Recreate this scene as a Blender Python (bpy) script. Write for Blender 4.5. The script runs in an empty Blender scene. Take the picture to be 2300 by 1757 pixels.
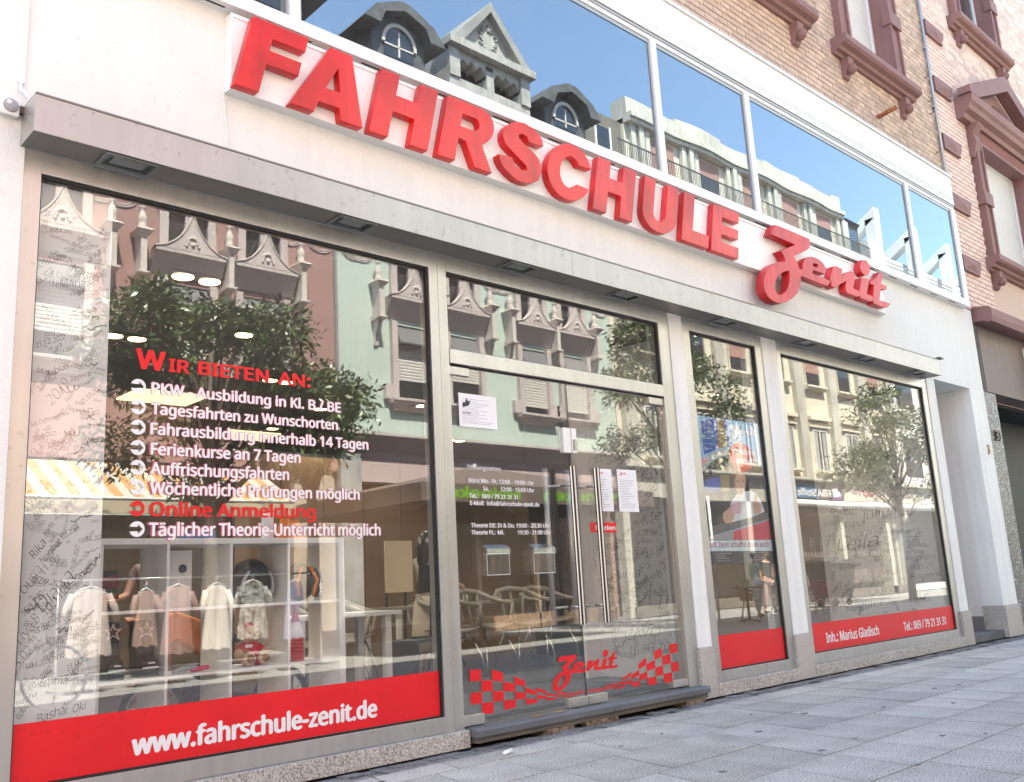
import bpy, bmesh, math, random
import numpy as np
from mathutils import Vector, Matrix
random.seed(7); rng=np.random.default_rng(7)
C=bpy.context.scene; COL=C.collection
R=math.radians
# ---------------- camera ----------------
cam_d=bpy.data.cameras.new('camera'); cam=bpy.data.objects.new('camera',cam_d); COL.objects.link(cam)
def cam_axes(yaw,pitch,roll):
    f=Vector((math.sin(yaw)*math.cos(pitch),math.cos(yaw)*math.cos(pitch),math.sin(pitch)))
    r=Vector((math.cos(yaw),-math.sin(yaw),0)); u=r.cross(f)
    return r*math.cos(roll)+u*math.sin(roll), u*math.cos(roll)-r*math.sin(roll), f
cr,cu,cf=cam_axes(R(43.7764),R(11.8762),R(-3.17433))
cam.matrix_world=Matrix(((cr.x,cu.x,-cf.x,0),(cr.y,cu.y,-cf.y,-5.0),(cr.z,cu.z,-cf.z,1.0),(0,0,0,1)))
cam_d.sensor_width=36; cam_d.lens=33.0; cam_d.clip_end=600; cam_d.clip_start=0.05
C.camera=cam
# ---------------- light ----------------
SUN=Vector((-0.15,0.48,0.86)).normalized()
w=bpy.data.worlds.new("World"); C.world=w; w.use_nodes=True
nt=w.node_tree; bg=nt.nodes['Background']
sky=nt.nodes.new('ShaderNodeTexSky'); sky.sky_type='NISHITA'; sky.sun_disc=False
sky.sun_elevation=math.asin(SUN.z); sky.sun_rotation=math.atan2(SUN.x,SUN.y)
sky.air_density=1.0; sky.dust_density=0.8; sky.ozone_density=1.0
nt.links.new(sky.outputs[0],bg.inputs[0]); bg.inputs[1].default_value=0.15
sl=bpy.data.lights.new('sun','SUN'); sl.energy=4.6; sl.angle=R(0.5); sl.color=(1,0.95,0.87)
so=bpy.data.objects.new('sun',sl); COL.objects.link(so); so.rotation_euler=SUN.to_track_quat('Z','Y').to_euler()
C.view_settings.view_transform='Standard'; C.view_settings.look='None'
C.view_settings.exposure=2.62; C.view_settings.use_white_balance=True; C.view_settings.white_balance_temperature=7100; C.view_settings.white_balance_tint=2; C.view_settings.gamma=1; C.view_settings.use_curve_mapping=False
C.cycles.max_bounces=8; C.cycles.transparent_max_bounces=16; C.cycles.glossy_bounces=4; C.cycles.diffuse_bounces=4
C.cycles.caustics_reflective=False; C.cycles.caustics_refractive=False

# ---------------- materials ----------------
def new_mat(name):
    m=bpy.data.materials.new(name); m.use_nodes=True
    return m,m.node_tree,m.node_tree.nodes['Principled BSDF']
def mat(name,col,rough=0.6,metal=0.0,var=0.0,scale=3.0,bump=0.0,bscale=60.0,rand=0.0,emit=0,spec=0.5,coat=0.0,streak=0.0,ecol=None,spots=0.0):
    m,t,b=new_mat(name)
    b.inputs['Roughness'].default_value=rough; b.inputs['Metallic'].default_value=metal
    b.inputs['Specular IOR Level'].default_value=spec
    if coat: b.inputs['Coat Weight'].default_value=coat; b.inputs['Coat Roughness'].default_value=0.06
    b.inputs['Base Color'].default_value=(*col,1)
    src=None
    tc=t.nodes.new('ShaderNodeTexCoord')
    def mul(fac_socket,lo,hi,prev):
        mr=t.nodes.new('ShaderNodeMapRange'); mr.inputs[3].default_value=lo; mr.inputs[4].default_value=hi
        t.links.new(fac_socket,mr.inputs[0])
        mx=t.nodes.new('ShaderNodeVectorMath'); mx.operation='SCALE'
        if prev is None: mx.inputs[0].default_value=col
        else: t.links.new(prev,mx.inputs[0])
        t.links.new(mr.outputs[0],mx.inputs['Scale']); return mx.outputs[0]
    if var>0:
        n=t.nodes.new('ShaderNodeTexNoise'); n.inputs['Scale'].default_value=scale; n.inputs['Detail'].default_value=5
        t.links.new(tc.outputs['Object'],n.inputs['Vector'])
        mr=t.nodes.new('ShaderNodeMapRange'); mr.inputs[1].default_value=.3; mr.inputs[2].default_value=.7
        t.links.new(n.outputs['Fac'],mr.inputs[0]); src=mul(mr.outputs[0],1-var,1+var,src)
    if streak>0:
        mp=t.nodes.new('ShaderNodeMapping'); mp.inputs['Scale'].default_value=(9,9,.7)
        n=t.nodes.new('ShaderNodeTexNoise'); n.inputs['Scale'].default_value=1.3; n.inputs['Detail'].default_value=6
        t.links.new(tc.outputs['Object'],mp.inputs[0]); t.links.new(mp.outputs[0],n.inputs['Vector'])
        mr=t.nodes.new('ShaderNodeMapRange'); mr.inputs[1].default_value=.35; mr.inputs[2].default_value=.65
        t.links.new(n.outputs['Fac'],mr.inputs[0]); src=mul(mr.outputs[0],1-streak,1.0,src)
    if spots>0:
        for sc_,lo_,hi_ in ((23,.66,.69),(5.5,.66,.80)):
            n=t.nodes.new('ShaderNodeTexNoise'); n.inputs['Scale'].default_value=sc_; n.inputs['Detail'].default_value=3
            t.links.new(tc.outputs['Object'],n.inputs['Vector'])
            mr=t.nodes.new('ShaderNodeMapRange'); mr.inputs[1].default_value=lo_; mr.inputs[2].default_value=hi_
            t.links.new(n.outputs['Fac'],mr.inputs[0]); src=mul(mr.outputs[0],1.0,1-spots,src)
    if rand>0:
        oi=t.nodes.new('ShaderNodeObjectInfo'); src=mul(oi.outputs['Random'],1-rand,1+rand,src)
    if src is not None: t.links.new(src,b.inputs['Base Color'])
    if bump>0:
        n=t.nodes.new('ShaderNodeTexNoise'); n.inputs['Scale'].default_value=bscale; n.inputs['Detail'].default_value=4
        t.links.new(tc.outputs['Object'],n.inputs['Vector'])
        bp=t.nodes.new('ShaderNodeBump'); bp.inputs['Strength'].default_value=bump; bp.inputs['Distance'].default_value=0.01
        t.links.new(n.outputs['Fac'],bp.inputs['Height']); t.links.new(bp.outputs[0],b.inputs['Normal'])
    if emit: b.inputs['Emission Color'].default_value=(*(ecol or col),1); b.inputs['Emission Strength'].default_value=emit
    return m
def speckle(name,base,cols,scale=260,rough=.6,bump=.1,rand=0.0,big=.06):
    m,t,b=new_mat(name); b.inputs['Roughness'].default_value=rough
    tc=t.nodes.new('ShaderNodeTexCoord')
    n=t.nodes.new('ShaderNodeTexNoise'); n.inputs['Scale'].default_value=scale; n.inputs['Detail'].default_value=2; n.inputs['Roughness'].default_value=.6
    t.links.new(tc.outputs['Object'],n.inputs['Vector'])
    cr_=t.nodes.new('ShaderNodeValToRGB'); e=cr_.color_ramp
    e.elements[0].position=cols[0][0]; e.elements[0].color=(*cols[0][1],1); e.elements[1].position=cols[-1][0]; e.elements[1].color=(*cols[-1][1],1)
    for p,c in cols[1:-1]:
        k=e.elements.new(p); k.color=(*c,1)
    t.links.new(n.outputs['Fac'],cr_.inputs[0])
    n2=t.nodes.new('ShaderNodeTexNoise'); n2.inputs['Scale'].default_value=2.2; n2.inputs['Detail'].default_value=6
    t.links.new(tc.outputs['Object'],n2.inputs['Vector'])
    mr=t.nodes.new('ShaderNodeMapRange'); mr.inputs[1].default_value=.3; mr.inputs[2].default_value=.7; mr.inputs[3].default_value=1-big*2; mr.inputs[4].default_value=1+big
    t.links.new(n2.outputs['Fac'],mr.inputs[0])
    s=t.nodes.new('ShaderNodeVectorMath'); s.operation='SCALE'; t.links.new(cr_.outputs[0],s.inputs[0]); t.links.new(mr.outputs[0],s.inputs['Scale'])
    out=s.outputs[0]
    if rand:
        oi=t.nodes.new('ShaderNodeObjectInfo'); m2=t.nodes.new('ShaderNodeMapRange'); m2.inputs[3].default_value=1-rand; m2.inputs[4].default_value=1+rand
        t.links.new(oi.outputs['Random'],m2.inputs[0]); s2=t.nodes.new('ShaderNodeVectorMath'); s2.operation='SCALE'
        t.links.new(out,s2.inputs[0]); t.links.new(m2.outputs[0],s2.inputs['Scale']); out=s2.outputs[0]
    t.links.new(out,b.inputs['Base Color'])
    bp=t.nodes.new('ShaderNodeBump'); bp.inputs['Strength'].default_value=bump; bp.inputs['Distance'].default_value=0.004
    t.links.new(n.outputs['Fac'],bp.inputs['Height']); t.links.new(bp.outputs[0],b.inputs['Normal'])
    return m
def glass_mat(name,r0,tint=(1,1,1),gloss=(1,1,1),rough=0.0,wave=0.0,haze=0.0):
    m=bpy.data.materials.new(name); m.use_nodes=True; t=m.node_tree; t.nodes.clear()
    out=t.nodes.new('ShaderNodeOutputMaterial'); mix=t.nodes.new('ShaderNodeMixShader')
    tr=t.nodes.new('ShaderNodeBsdfTransparent'); tr.inputs[0].default_value=(*tint,1)
    gl=t.nodes.new('ShaderNodeBsdfGlossy'); gl.inputs['Color'].default_value=(*gloss,1); gl.inputs['Roughness'].default_value=rough
    ge=t.nodes.new('ShaderNodeNewGeometry'); dt=t.nodes.new('ShaderNodeVectorMath'); dt.operation='DOT_PRODUCT'
    t.links.new(ge.outputs['Incoming'],dt.inputs[0]); t.links.new(ge.outputs['Normal'],dt.inputs[1])
    def M(op,a,b=None):
        n=t.nodes.new('ShaderNodeMath'); n.operation=op
        for i,v in enumerate((a,b)):
            if v is None: continue
            if isinstance(v,(int,float)): n.inputs[i].default_value=v
            else: t.links.new(v,n.inputs[i])
        return n.outputs[0]
    c=M('ABSOLUTE',dt.outputs['Value']); k=M('POWER',M('SUBTRACT',1.0,c),5.0); fac=M('ADD',r0,M('MULTIPLY',k,1-r0))
    if wave:
        tc=t.nodes.new('ShaderNodeTexCoord'); n=t.nodes.new('ShaderNodeTexNoise'); n.inputs['Scale'].default_value=.9; n.inputs['Detail'].default_value=0
        t.links.new(tc.outputs['Object'],n.inputs['Vector'])
        bp=t.nodes.new('ShaderNodeBump'); bp.inputs['Strength'].default_value=wave; bp.inputs['Distance'].default_value=.02
        t.links.new(n.outputs['Fac'],bp.inputs['Height']); t.links.new(bp.outputs[0],gl.inputs['Normal'])
    t.links.new(fac,mix.inputs[0]); t.links.new(tr.outputs[0],mix.inputs[1]); t.links.new(gl.outputs[0],mix.inputs[2]); last=mix.outputs[0]
    if haze:
        # uneven pale film mixed into the pane to haze it and lift its darks
        df=t.nodes.new('ShaderNodeBsdfDiffuse'); df.inputs[0].default_value=(.8,.79,.77,1); m2=t.nodes.new('ShaderNodeMixShader')
        tc2=t.nodes.new('ShaderNodeTexCoord'); n2=t.nodes.new('ShaderNodeTexNoise'); n2.inputs['Scale'].default_value=2.2; n2.inputs['Detail'].default_value=6
        mr=t.nodes.new('ShaderNodeMapRange'); mr.inputs[1].default_value=.3; mr.inputs[2].default_value=.7; mr.inputs[3].default_value=haze*.6; mr.inputs[4].default_value=haze*1.4
        t.links.new(tc2.outputs['Object'],n2.inputs['Vector']); t.links.new(n2.outputs['Fac'],mr.inputs[0]); t.links.new(mr.outputs[0],m2.inputs[0]); t.links.new(last,m2.inputs[1]); t.links.new(df.outputs[0],m2.inputs[2]); last=m2.outputs[0]
    t.links.new(last,out.inputs[0])
    return m
M={}
M['plaster']=mat('white_plaster',(.80,.805,.80),.85,var=.035,scale=.9,bump=.6,bscale=85,streak=.04,spots=.07)
M['plaster2']=mat('white_fascia',(.82,.825,.82),.8,var=.04,scale=1.2,bump=.15,bscale=50,streak=.08,spots=.08)
M['white']=mat('white_paint',(.83,.83,.83),.35,var=.02,scale=4)
M['whiteframe']=mat('white_metal',(.82,.82,.82),.3,streak=.05)
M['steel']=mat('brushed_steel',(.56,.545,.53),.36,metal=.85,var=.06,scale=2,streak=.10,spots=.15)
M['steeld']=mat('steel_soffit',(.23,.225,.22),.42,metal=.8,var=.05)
M['chrome']=mat('chrome',(.75,.75,.76),.12,metal=1)
M['rubber']=mat('black_gasket',(.012,.012,.013),.6)
M['granite']=speckle('granite',.4,[(.34,(.14,.13,.12)),(.43,(.36,.335,.31)),(.52,(.50,.47,.435)),(.66,(.66,.63,.60))],scale=110,rand=.0)
M['step']=speckle('basalt_step',.1,[(.3,(.09,.095,.105)),(.7,(.17,.175,.19))],scale=150,big=.12)
M['stepd']=speckle('step_base',.1,[(.3,(.10,.095,.085)),(.7,(.17,.16,.145))],scale=90,big=.15)
M['rubble']=speckle('rubble',.1,[(.35,(.06,.045,.035)),(.6,(.30,.20,.15)),(.75,(.38,.33,.28))],scale=25,big=.2,bump=.8)
M['paver']=speckle('granite_paver',.3,[(.30,(.14,.135,.127)),(.44,(.335,.325,.305)),(.57,(.49,.475,.445)),(.70,(.76,.74,.70))],scale=95,rough=.75,bump=.3,rand=.15,big=.16)
M['joint']=mat('joint_sand',(.035,.033,.03),.95,var=.3,scale=20)
M['ground']=speckle('street_paving',.3,[(.30,(.20,.20,.21)),(.7,(.36,.36,.37))],scale=30,big=.12)
M['red']=mat('red_gloss',(.66,.008,.012),.3,coat=.12,var=.28,scale=2.2,streak=.2)  # broad colour noise paints soft blotchy highlights onto the letter faces
M['redfade']=mat('faded_red',(.66,.035,.045),.4,var=.2,scale=3,streak=.25)
M['vred']=mat('red_vinyl',(.70,.006,.014),.4,var=.06,scale=3,spots=.12)
M['vwhite']=mat('white_vinyl',(.78,.77,.80),.45)
M['black']=mat('black_plastic',(.015,.015,.017),.4)
M['ink']=mat('marker_ink',(.03,.03,.035),.5)
M['dark']=mat('dark_interior',(.02,.02,.022),.7)
M['board']=mat('writing_board',(.74,.74,.73),.5,var=.03,scale=2)
M['brick']=mat('yellow_brick',(.60,.44,.34),.9,var=.12,scale=9,bump=.4,bscale=60,rand=.13)
M['brickp']=mat('pink_brick',(.74,.56,.485),.9,var=.07,scale=9,bump=.3,bscale=60,rand=.07)
M['mortar']=mat('mortar',(.30,.21,.165),.95)
M['mortarp']=mat('pale_mortar',(.62,.47,.40),.95)
M['sandstone']=mat('painted_sandstone',(.26,.135,.125),.7,var=.1,scale=2,bump=.15,streak=.1)
M['brown']=mat('brown_fascia',(.20,.155,.14),.6,var=.06,scale=1.5,streak=.12)
M['shutter']=mat('white_shutter',(.72,.71,.71),.5)
M['zinc']=mat('zinc_pipe',(.42,.43,.44),.45,metal=.6)
M['glass']=glass_mat('window_glass',.105,tint=(.985,.992,.988),wave=.055,haze=.013)
M['redmid']=mat('sun_faded_red',(.68,.028,.036),.34,coat=.1,var=.3,scale=2.5,streak=.3,spots=.1)
M['mirror']=glass_mat('coated_glass',.275,tint=(.25,.3,.33),gloss=(.88,.94,1.0),wave=.05,haze=.025)
M['acrylic']=glass_mat('clear_acrylic',.07,tint=(.97,.97,.975),rough=.08)
M['edge']=mat('acrylic_edge',(.55,.55,.57),.3)
M['paper']=mat('paper',(.80,.81,.84),.7)
M['greytext']=mat('grey_print',(.35,.35,.38),.7)
M['wood']=mat('maple_panel',(.21,.125,.07),.45,var=.1,scale=1.2)
M['iwall']=mat('interior_wall',(.26,.20,.155),.8)
M['iceil']=mat('interior_ceiling',(.16,.145,.13),.9)
M['ifloor']=mat('interior_floor',(.055,.05,.046),.35,var=.2,scale=3)
M['matfloor']=mat('entrance_mat',(.06,.062,.066),.95,bump=.3,bscale=300)
M['beige']=mat('beige_shell',(.27,.235,.205),.35)
M['lamp']=mat('lamp_glow',(1,.8,.5),.5,emit=1.6,ecol=(1,.72,.42))
M['panelglow']=mat('panel_glow',(1,.9,.7),.5,emit=.28,ecol=(1,.85,.55))
M['shelf']=mat('shelf_white',(.86,.855,.84),.4)
M['skin']=mat('skin',(.55,.32,.24),.5)
M['hair']=mat('dark_hair',(.02,.014,.012),.4)
M['orange']=mat('orange_plastic',(.75,.20,.02),.35)
M['blackcloth']=mat('black_leather',(.02,.02,.024),.45,bump=.3,bscale=40)
M['fur']=mat('teddy_fur',(.62,.43,.28),.95,bump=1,bscale=160)
M['furd']=mat('teddy_paw',(.30,.13,.06),.95,bump=1,bscale=160)
M['conered']=mat('cone_red',(.55,.012,.03),.35)

# ---------------- geometry helpers ----------------
WO={}
def link(name,me,parent=None,m=None):
    o=bpy.data.objects.new(name,me); COL.objects.link(o)
    if m is not None and not me.materials: me.materials.append(M[m] if isinstance(m,str) else m)
    if parent is not None:
        o.parent=parent; o.location=-WO.get(parent.name,Vector((0,0,0)))
    return o
def empty(name,loc=(0,0,0),label=None,cat=None,group=None,parent=None):
    o=bpy.data.objects.new(name,None); COL.objects.link(o); o.empty_display_size=.1
    if parent is not None:
        o.parent=parent; o.location=Vector(loc)-WO.get(parent.name,Vector((0,0,0)))
    else: o.location=loc
    WO[o.name]=Vector(loc); tag(o,label,cat,group); return o
def tag(o,label=None,cat=None,group=None,kind=None):
    if label: o['label']=label
    if cat: o['category']=cat
    if group: o['group']=group
    if kind: o['kind']=kind
    return o
class MB:
    def __init__(s): s.v=[]; s.f=[]; s.mi=[]; s.k=0; s.sm=[]
    def add(s,vs,fs,smooth=False):
        n=len(s.v); s.v+= [tuple(v) for v in vs]; s.f+=[tuple(i+n for i in f) for f in fs]; s.mi+=[s.k]*len(fs); s.sm+=[smooth]*len(fs); return s
    def box(s,x0,x1,y0,y1,z0,z1):
        return s.add([(x0,y0,z0),(x1,y0,z0),(x1,y1,z0),(x0,y1,z0),(x0,y0,z1),(x1,y0,z1),(x1,y1,z1),(x0,y1,z1)],
          [(0,3,2,1),(4,5,6,7),(0,1,5,4),(1,2,6,5),(2,3,7,6),(3,0,4,7)])
    def prism(s,pts,a,b,axis='y'):
        # closed polygon pts in the plane normal to axis, extruded a..b
        n=len(pts)
        def mk(p,t): return {'y':(p[0],t,p[1]),'x':(t,p[0],p[1]),'z':(p[0],p[1],t)}[axis]
        v=[mk(p,a) for p in pts]+[mk(p,b) for p in pts]
        A=sum(pts[i][0]*pts[(i+1)%n][1]-pts[(i+1)%n][0]*pts[i][1] for i in range(n))
        f=[tuple(range(n)),tuple(range(2*n-1,n-1,-1))]+[(i,i+n,(i+1)%n+n,(i+1)%n) for i in range(n)]
        if (A<0)!=(axis=='z'): pass
        return s.add(v,f)
    def tube(s,pts,r,n=8,caps=True):
        pts=[Vector(p) for p in pts]; rs=r if isinstance(r,(list,tuple)) else [r]*len(pts)
        vs=[];fs=[]; up=None
        for i,p in enumerate(pts):
            d=(pts[min(i+1,len(pts)-1)]-pts[max(i-1,0)])
            if d.length<1e-9: d=Vector((0,0,1))
            d.normalize()
            if up is None: up=Vector((0,0,1)) if abs(d.z)<.9 else Vector((1,0,0))
            a=d.cross(up); 
            if a.length<1e-6: a=d.cross(Vector((1,0,0)))
            a.normalize(); b=a.cross(d); up=b
            for k in range(n):
                t=2*math.pi*k/n; vs.append(p+(a*math.cos(t)+b*math.sin(t))*rs[i])
        for i in range(len(pts)-1):
            for k in range(n):
                fs.append((i*n+k,i*n+(k+1)%n,(i+1)*n+(k+1)%n,(i+1)*n+k))
        if caps: fs.append(tuple(range(n-1,-1,-1))); fs.append(tuple(range((len(pts)-1)*n,len(pts)*n)))
        return s.add(vs,fs,n>5)
    def lathe(s,prof,c,n=16,axis='z',sx=1,sy=1):
        vs=[];fs=[]
        for (r,h) in prof:
            for k in range(n):
                t=2*math.pi*k/n; a,b=r*math.cos(t)*sx,r*math.sin(t)*sy
                vs.append({'z':(c[0]+a,c[1]+b,c[2]+h),'y':(c[0]+a,c[1]+h,c[2]+b),'x':(c[0]+h,c[1]+a,c[2]+b)}[axis])
        for i in range(len(prof)-1):
            for k in range(n): fs.append((i*n+k,i*n+(k+1)%n,(i+1)*n+(k+1)%n,(i+1)*n+k))
        fs.append(tuple(range(n-1,-1,-1))); fs.append(tuple(range((len(prof)-1)*n,len(prof)*n)))
        return s.add(vs,fs,True)
    def ball(s,c,r,n=14):
        rx,ry,rz=r if isinstance(r,tuple) else (r,r,r)
        vs=[];fs=[]; m=n//2
        for i in range(m+1):
            th=math.pi*i/m
            for k in range(n):
                t=2*math.pi*k/n; vs.append((c[0]+rx*math.sin(th)*math.cos(t),c[1]+ry*math.sin(th)*math.sin(t),c[2]+rz*math.cos(th)))
        for i in range(m):
            for k in range(n): fs.append((i*n+k,(i+1)*n+k,(i+1)*n+(k+1)%n,i*n+(k+1)%n))
        return s.add(vs,fs,True)
    def mesh(s,name):
        me=bpy.data.meshes.new(name); me.from_pydata(s.v,[],s.f); me.polygons.foreach_set('material_index',s.mi)
        me.polygons.foreach_set('use_smooth',s.sm); me.update()
        bm=bmesh.new(); bm.from_mesh(me); bmesh.ops.recalc_face_normals(bm,faces=bm.faces); bm.to_mesh(me); bm.free()
        return me
    def build(s,name,m,parent=None,bevel=0):
        me=s.mesh(name)
        for k in (m if isinstance(m,(list,tuple)) else [m]): me.materials.append(M[k] if isinstance(k,str) else k)
        o=link(name,me,parent)
        if bevel:
            b=o.modifiers.new('b','BEVEL'); b.width=bevel; b.segments=2; b.limit_method='ANGLE'
        return o
def box(name,b,m,parent=None,bevel=0): return MB().box(*b).build(name,m,parent,bevel)
def prism(name,pts,a,b,m,parent=None,axis='y',bevel=0): return MB().prism(pts,a,b,axis).build(name,m,parent,bevel)
def _font():
    # a humanist sans bundled with Blender itself; the built-in font if it is absent
    try:
        import os
        return bpy.data.fonts.load(os.path.join(bpy.utils.system_resource('DATAFILES'),'fonts','NotoSansHebrew-Regular.woff2'))
    except Exception: return None
FONT=_font()
_TC={}
def text_mesh(s,spacing=1.0,shear=0.0,name='lettering',off=0.0):
    k=(s,spacing,shear,off)
    if k not in _TC: _TC[k]=_text_mesh(s,spacing,shear,name,off)
    return _TC[k].copy()
def _text_mesh(s,spacing,shear,name,off):
    cu_=bpy.data.curves.new(name,'FONT'); cu_.body=s; cu_.size=1; cu_.space_character=spacing; cu_.shear=shear; cu_.resolution_u=2; cu_.offset=off
    if FONT: cu_.font=FONT
    o=bpy.data.objects.new(name,cu_); COL.objects.link(o)
    dg=bpy.context.evaluated_depsgraph_get(); me=bpy.data.meshes.new_from_object(o.evaluated_get(dg))
    bpy.data.objects.remove(o); bpy.data.curves.remove(cu_); me.name=name; return me
_CM=[]
def capmetric():
    if not _CM:
        me=text_mesh('H'); _CM.append(max(v.co.y for v in me.vertices))
    return _CM[0]
def text(s,x0,x1,z,cap,y,m,parent=None,name='lettering',bold=.03,th=.0012,face='-y',shear=0,spacing=1.0):
    """text fitted x0..x1 (x1 None: natural), baseline z, capital height cap, back plane y; faces -y, +y or -x"""
    me=text_mesh(s,spacing,shear,name)
    if not me.vertices: return None
    V=np.array([v.co for v in me.vertices])[:,:2]; F=[tuple(p.vertices) for p in me.polygons]; bpy.data.meshes.remove(me)
    a,b=V[:,0].min(),V[:,0].max(); k=cap/(capmetric()+2*bold*.6)
    kx=k if x1 is None else abs(x1-x0)/(b-a+2*bold)
    # boundary edges give the side walls
    ec={}
    for f in F:
        for i in range(len(f)):
            e=(f[i],f[(i+1)%len(f)]); ek=tuple(sorted(e)); ec.setdefault(ek,[]).append(e)
    B=[v[0] for v in ec.values() if len(v)==1]
    out=MB(); shifts=[(0,0)] if bold<=0 else [(-bold,0),(bold,0),(0,bold*.6),(0,-bold*.6),(bold*.6,bold*.4),(-bold*.6,-bold*.4)]
    for si,(dx,dz) in enumerate(shifts):
        t=th+si*.00012
        X=(V[:,0]-a+bold+dx)*kx; Z=z+(V[:,1]+bold*.6+dz)*k
        def P(i,d):
            return {'-y':(x0+X[i],y-d,Z[i]),'+y':(x0-X[i],y+d,Z[i]),'-x':(y-d,x0-X[i],Z[i])}[face]
        n=len(V); vs=[P(i,t) for i in range(n)]
        fs=[f for f in F]
        if th>.004:
            vs+=[P(i,0) for i in range(n)]; fs=fs+[(e[0],e[0]+n,e[1]+n,e[1]) for e in B]
        out.add(vs,fs)
    me=bpy.data.meshes.new(name); me.from_pydata(out.v,[],out.f); me.update()
    me.materials.append(M[m] if isinstance(m,str) else m)
    return link(name,me,parent)
def kids(o): return [c for c in bpy.data.objects if c.parent==o]
_KC={}
def copy_tree(o,loc=None,rz=None,parent=None,label=None,group=None,scale=None):
    def rec(a,par):
        c=a.copy(); COL.objects.link(c); c.parent=par
        ch=_KC.get(a.name)
        if ch is None: ch=_KC[a.name]=kids(a)
        for k in ch: rec(k,c)
        return c
    c=rec(o,parent)
    if loc is not None: c.location=loc
    if rz is not None: c.rotation_euler=(0,0,rz)
    if scale: c.scale=scale
    if label: c['label']=label
    if group: c['group']=group
    return c
def project(x,y,z):
    p=Vector((x,y+5,z-1)); d=p.dot(cf)
    if d<=.1: return None
    return 1150+2108.53*p.dot(cr)/d, 878.5-2108.53*p.dot(cu)/d
M['groove_shade']=mat('rib_groove_shade',(.03,.03,.03),.5,metal=.2)
# ================= SETTING =================
o=MB().add([(-150,-150,-.03),(200,-150,-.03),(200,150,-.03),(-150,150,-.03)],[(0,1,2,3)]).build('street_ground','ground'); tag(o,kind='structure')
o=box('pavement_bed',(-6,40,-3.85,.2,-.028,-.014),'joint'); tag(o,kind='structure')
pav=empty('pavement',(0,0,0)); tag(pav,kind='structure')
# slabs: rows along the facade, cross joints slightly skewed, each slab its own object
def slab_mesh(l,w):
    b=.004; sk=.13/.52*w
    top=[(b,-b),(l-b,-b),(l-b-sk,-w+b),(b-sk,-w+b)]; low=top
    v=[(x,y,0) for x,y in top]+[(x,y,-.004) for x,y in low]+[(x,y,-.03) for x,y in low]
    f=[(0,1,2,3)]+[(i,i+4,(i+1)%4+4,(i+1)%4) for i in range(4)]+[(i+4,i+8,(i+1)%4+8,(i+1)%4+4) for i in range(4)]
    return v,f
SLM={}
stuffs=MB(); slabs=[]
rows=[-.30,-.55,-1.07,-1.61,-2.13,-2.64,-3.16,-3.68]
for ri in range(len(rows)-1):
    y0,y1=rows[ri],rows[ri+1]; w_=y0-y1; x=-4+random.random()*.4; last=0
    off={2:5.33,3:4.84}.get(ri)
    while x<38:
        l=random.choice([.49,.49,.49,.49,.74,.98])
        d=math.hypot(x-0,(y0+y1)/2+5); pr=project(x+l/2,(y0+y1)/2,0)
        vis=pr is not None and -120<pr[0]<2420 and pr[1]<1900
        slabs.append((d if vis else 1e3+d,x,y0,l,w_)); x+=l
slabs.sort()
for i,(d,x,y,l,w_) in enumerate(slabs):
    dz=random.uniform(-.0018,.0012)
    if i<285 and d<1e3:
        k=(round(l,2),round(w_,3))
        if k not in SLM:
            b_=MB(); b_.add(*slab_mesh(l,w_)); SLM[k]=b_.mesh('paving_slab'); SLM[k].materials.append(M['paver'])
        o=bpy.data.objects.new('paving_slab',SLM[k]); COL.objects.link(o); o.parent=pav; o.location=(x,y,dz)
    else:
        v,f=slab_mesh(l,w_); stuffs.add([(a+x,b+y,c+dz) for a,b,c in v],f)
o=stuffs.build('far_slabs','paver',pav); tag(o,kind='stuff')
# broken edge strip along the wall: little setts and crumbs of mortar
st=MB()
x=-3
while x<24:
    l=random.uniform(.07,.16)
    for (a,b) in ((-.30,-.17),(-.165,-.06)):
        st.box(x,x+l-.008,a+random.uniform(0,.02),b-random.uniform(0,.01),-.03,-.001-random.uniform(.002,.014))
    x+=l
o=st.build('edge_setts',speckle('edge_sett',.1,[(.3,(.10,.10,.10)),(.7,(.30,.30,.31))],scale=60,big=.15,bump=.5),pav); tag(o,kind='stuff')

# ================= SHOP BUILDING =================
shop=empty('shop_building',(6,0,0),'white fronted driving school shop with brick upper storey and long steel canopy','shop')
mb=MB()
mb.box(-8,1.34,-.02,.25,0,4.66)
mb.box(1.34,14.28,-.02,.25,3.43,4.66).box(1.34,12.565,-.018,.25,3.40,3.43)
o=mb.build('plaster_wall','plaster',shop)
for a,b in ((6.80,7.00),(8.355,8.63),(12.31,12.565),(13.76,14.28)):
    box('pier',(a,b,-.02,.25,.42,3.40 if b<12.6 else 3.43),'plaster2',shop)
    box('granite_plinth',(a-.012,b+.012,-.045,.26,0,.418),'granite',shop,.004)
# granite base under the windows
for a,b in ((-8,1.33),(1.33,2.6),(2.603,4.195),(7.015,8.34),(8.645,10.5),(10.503,12.295)):
    box('granite_base',(a,b,-.05,.2,0,.11 if a>1 else .06),'granite',shop,.004)
# entrance recess on the right
box('entrance_reveal',(13.77,13.9,.25,2.2,.28,3.43),'plaster2',shop)
box('entrance_reveal_skirting',(13.755,13.9,.252,2.2,0,.279),mat('grey_skirting',(.22,.22,.22),.6),shop)
box('entrance_soffit',(12.565,13.76,.0,2.2,3.432,3.55),'plaster2',shop)
box('entrance_left_reveal',(12.4,12.56,.25,2.2,0,3.43),'plaster2',shop)
box('entrance_step',(12.57,13.75,.02,2.2,.0,.10),'step',shop)
box('entrance_back',(12.5,13.9,2.2,2.3,0,3.5),'dark',shop)
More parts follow.
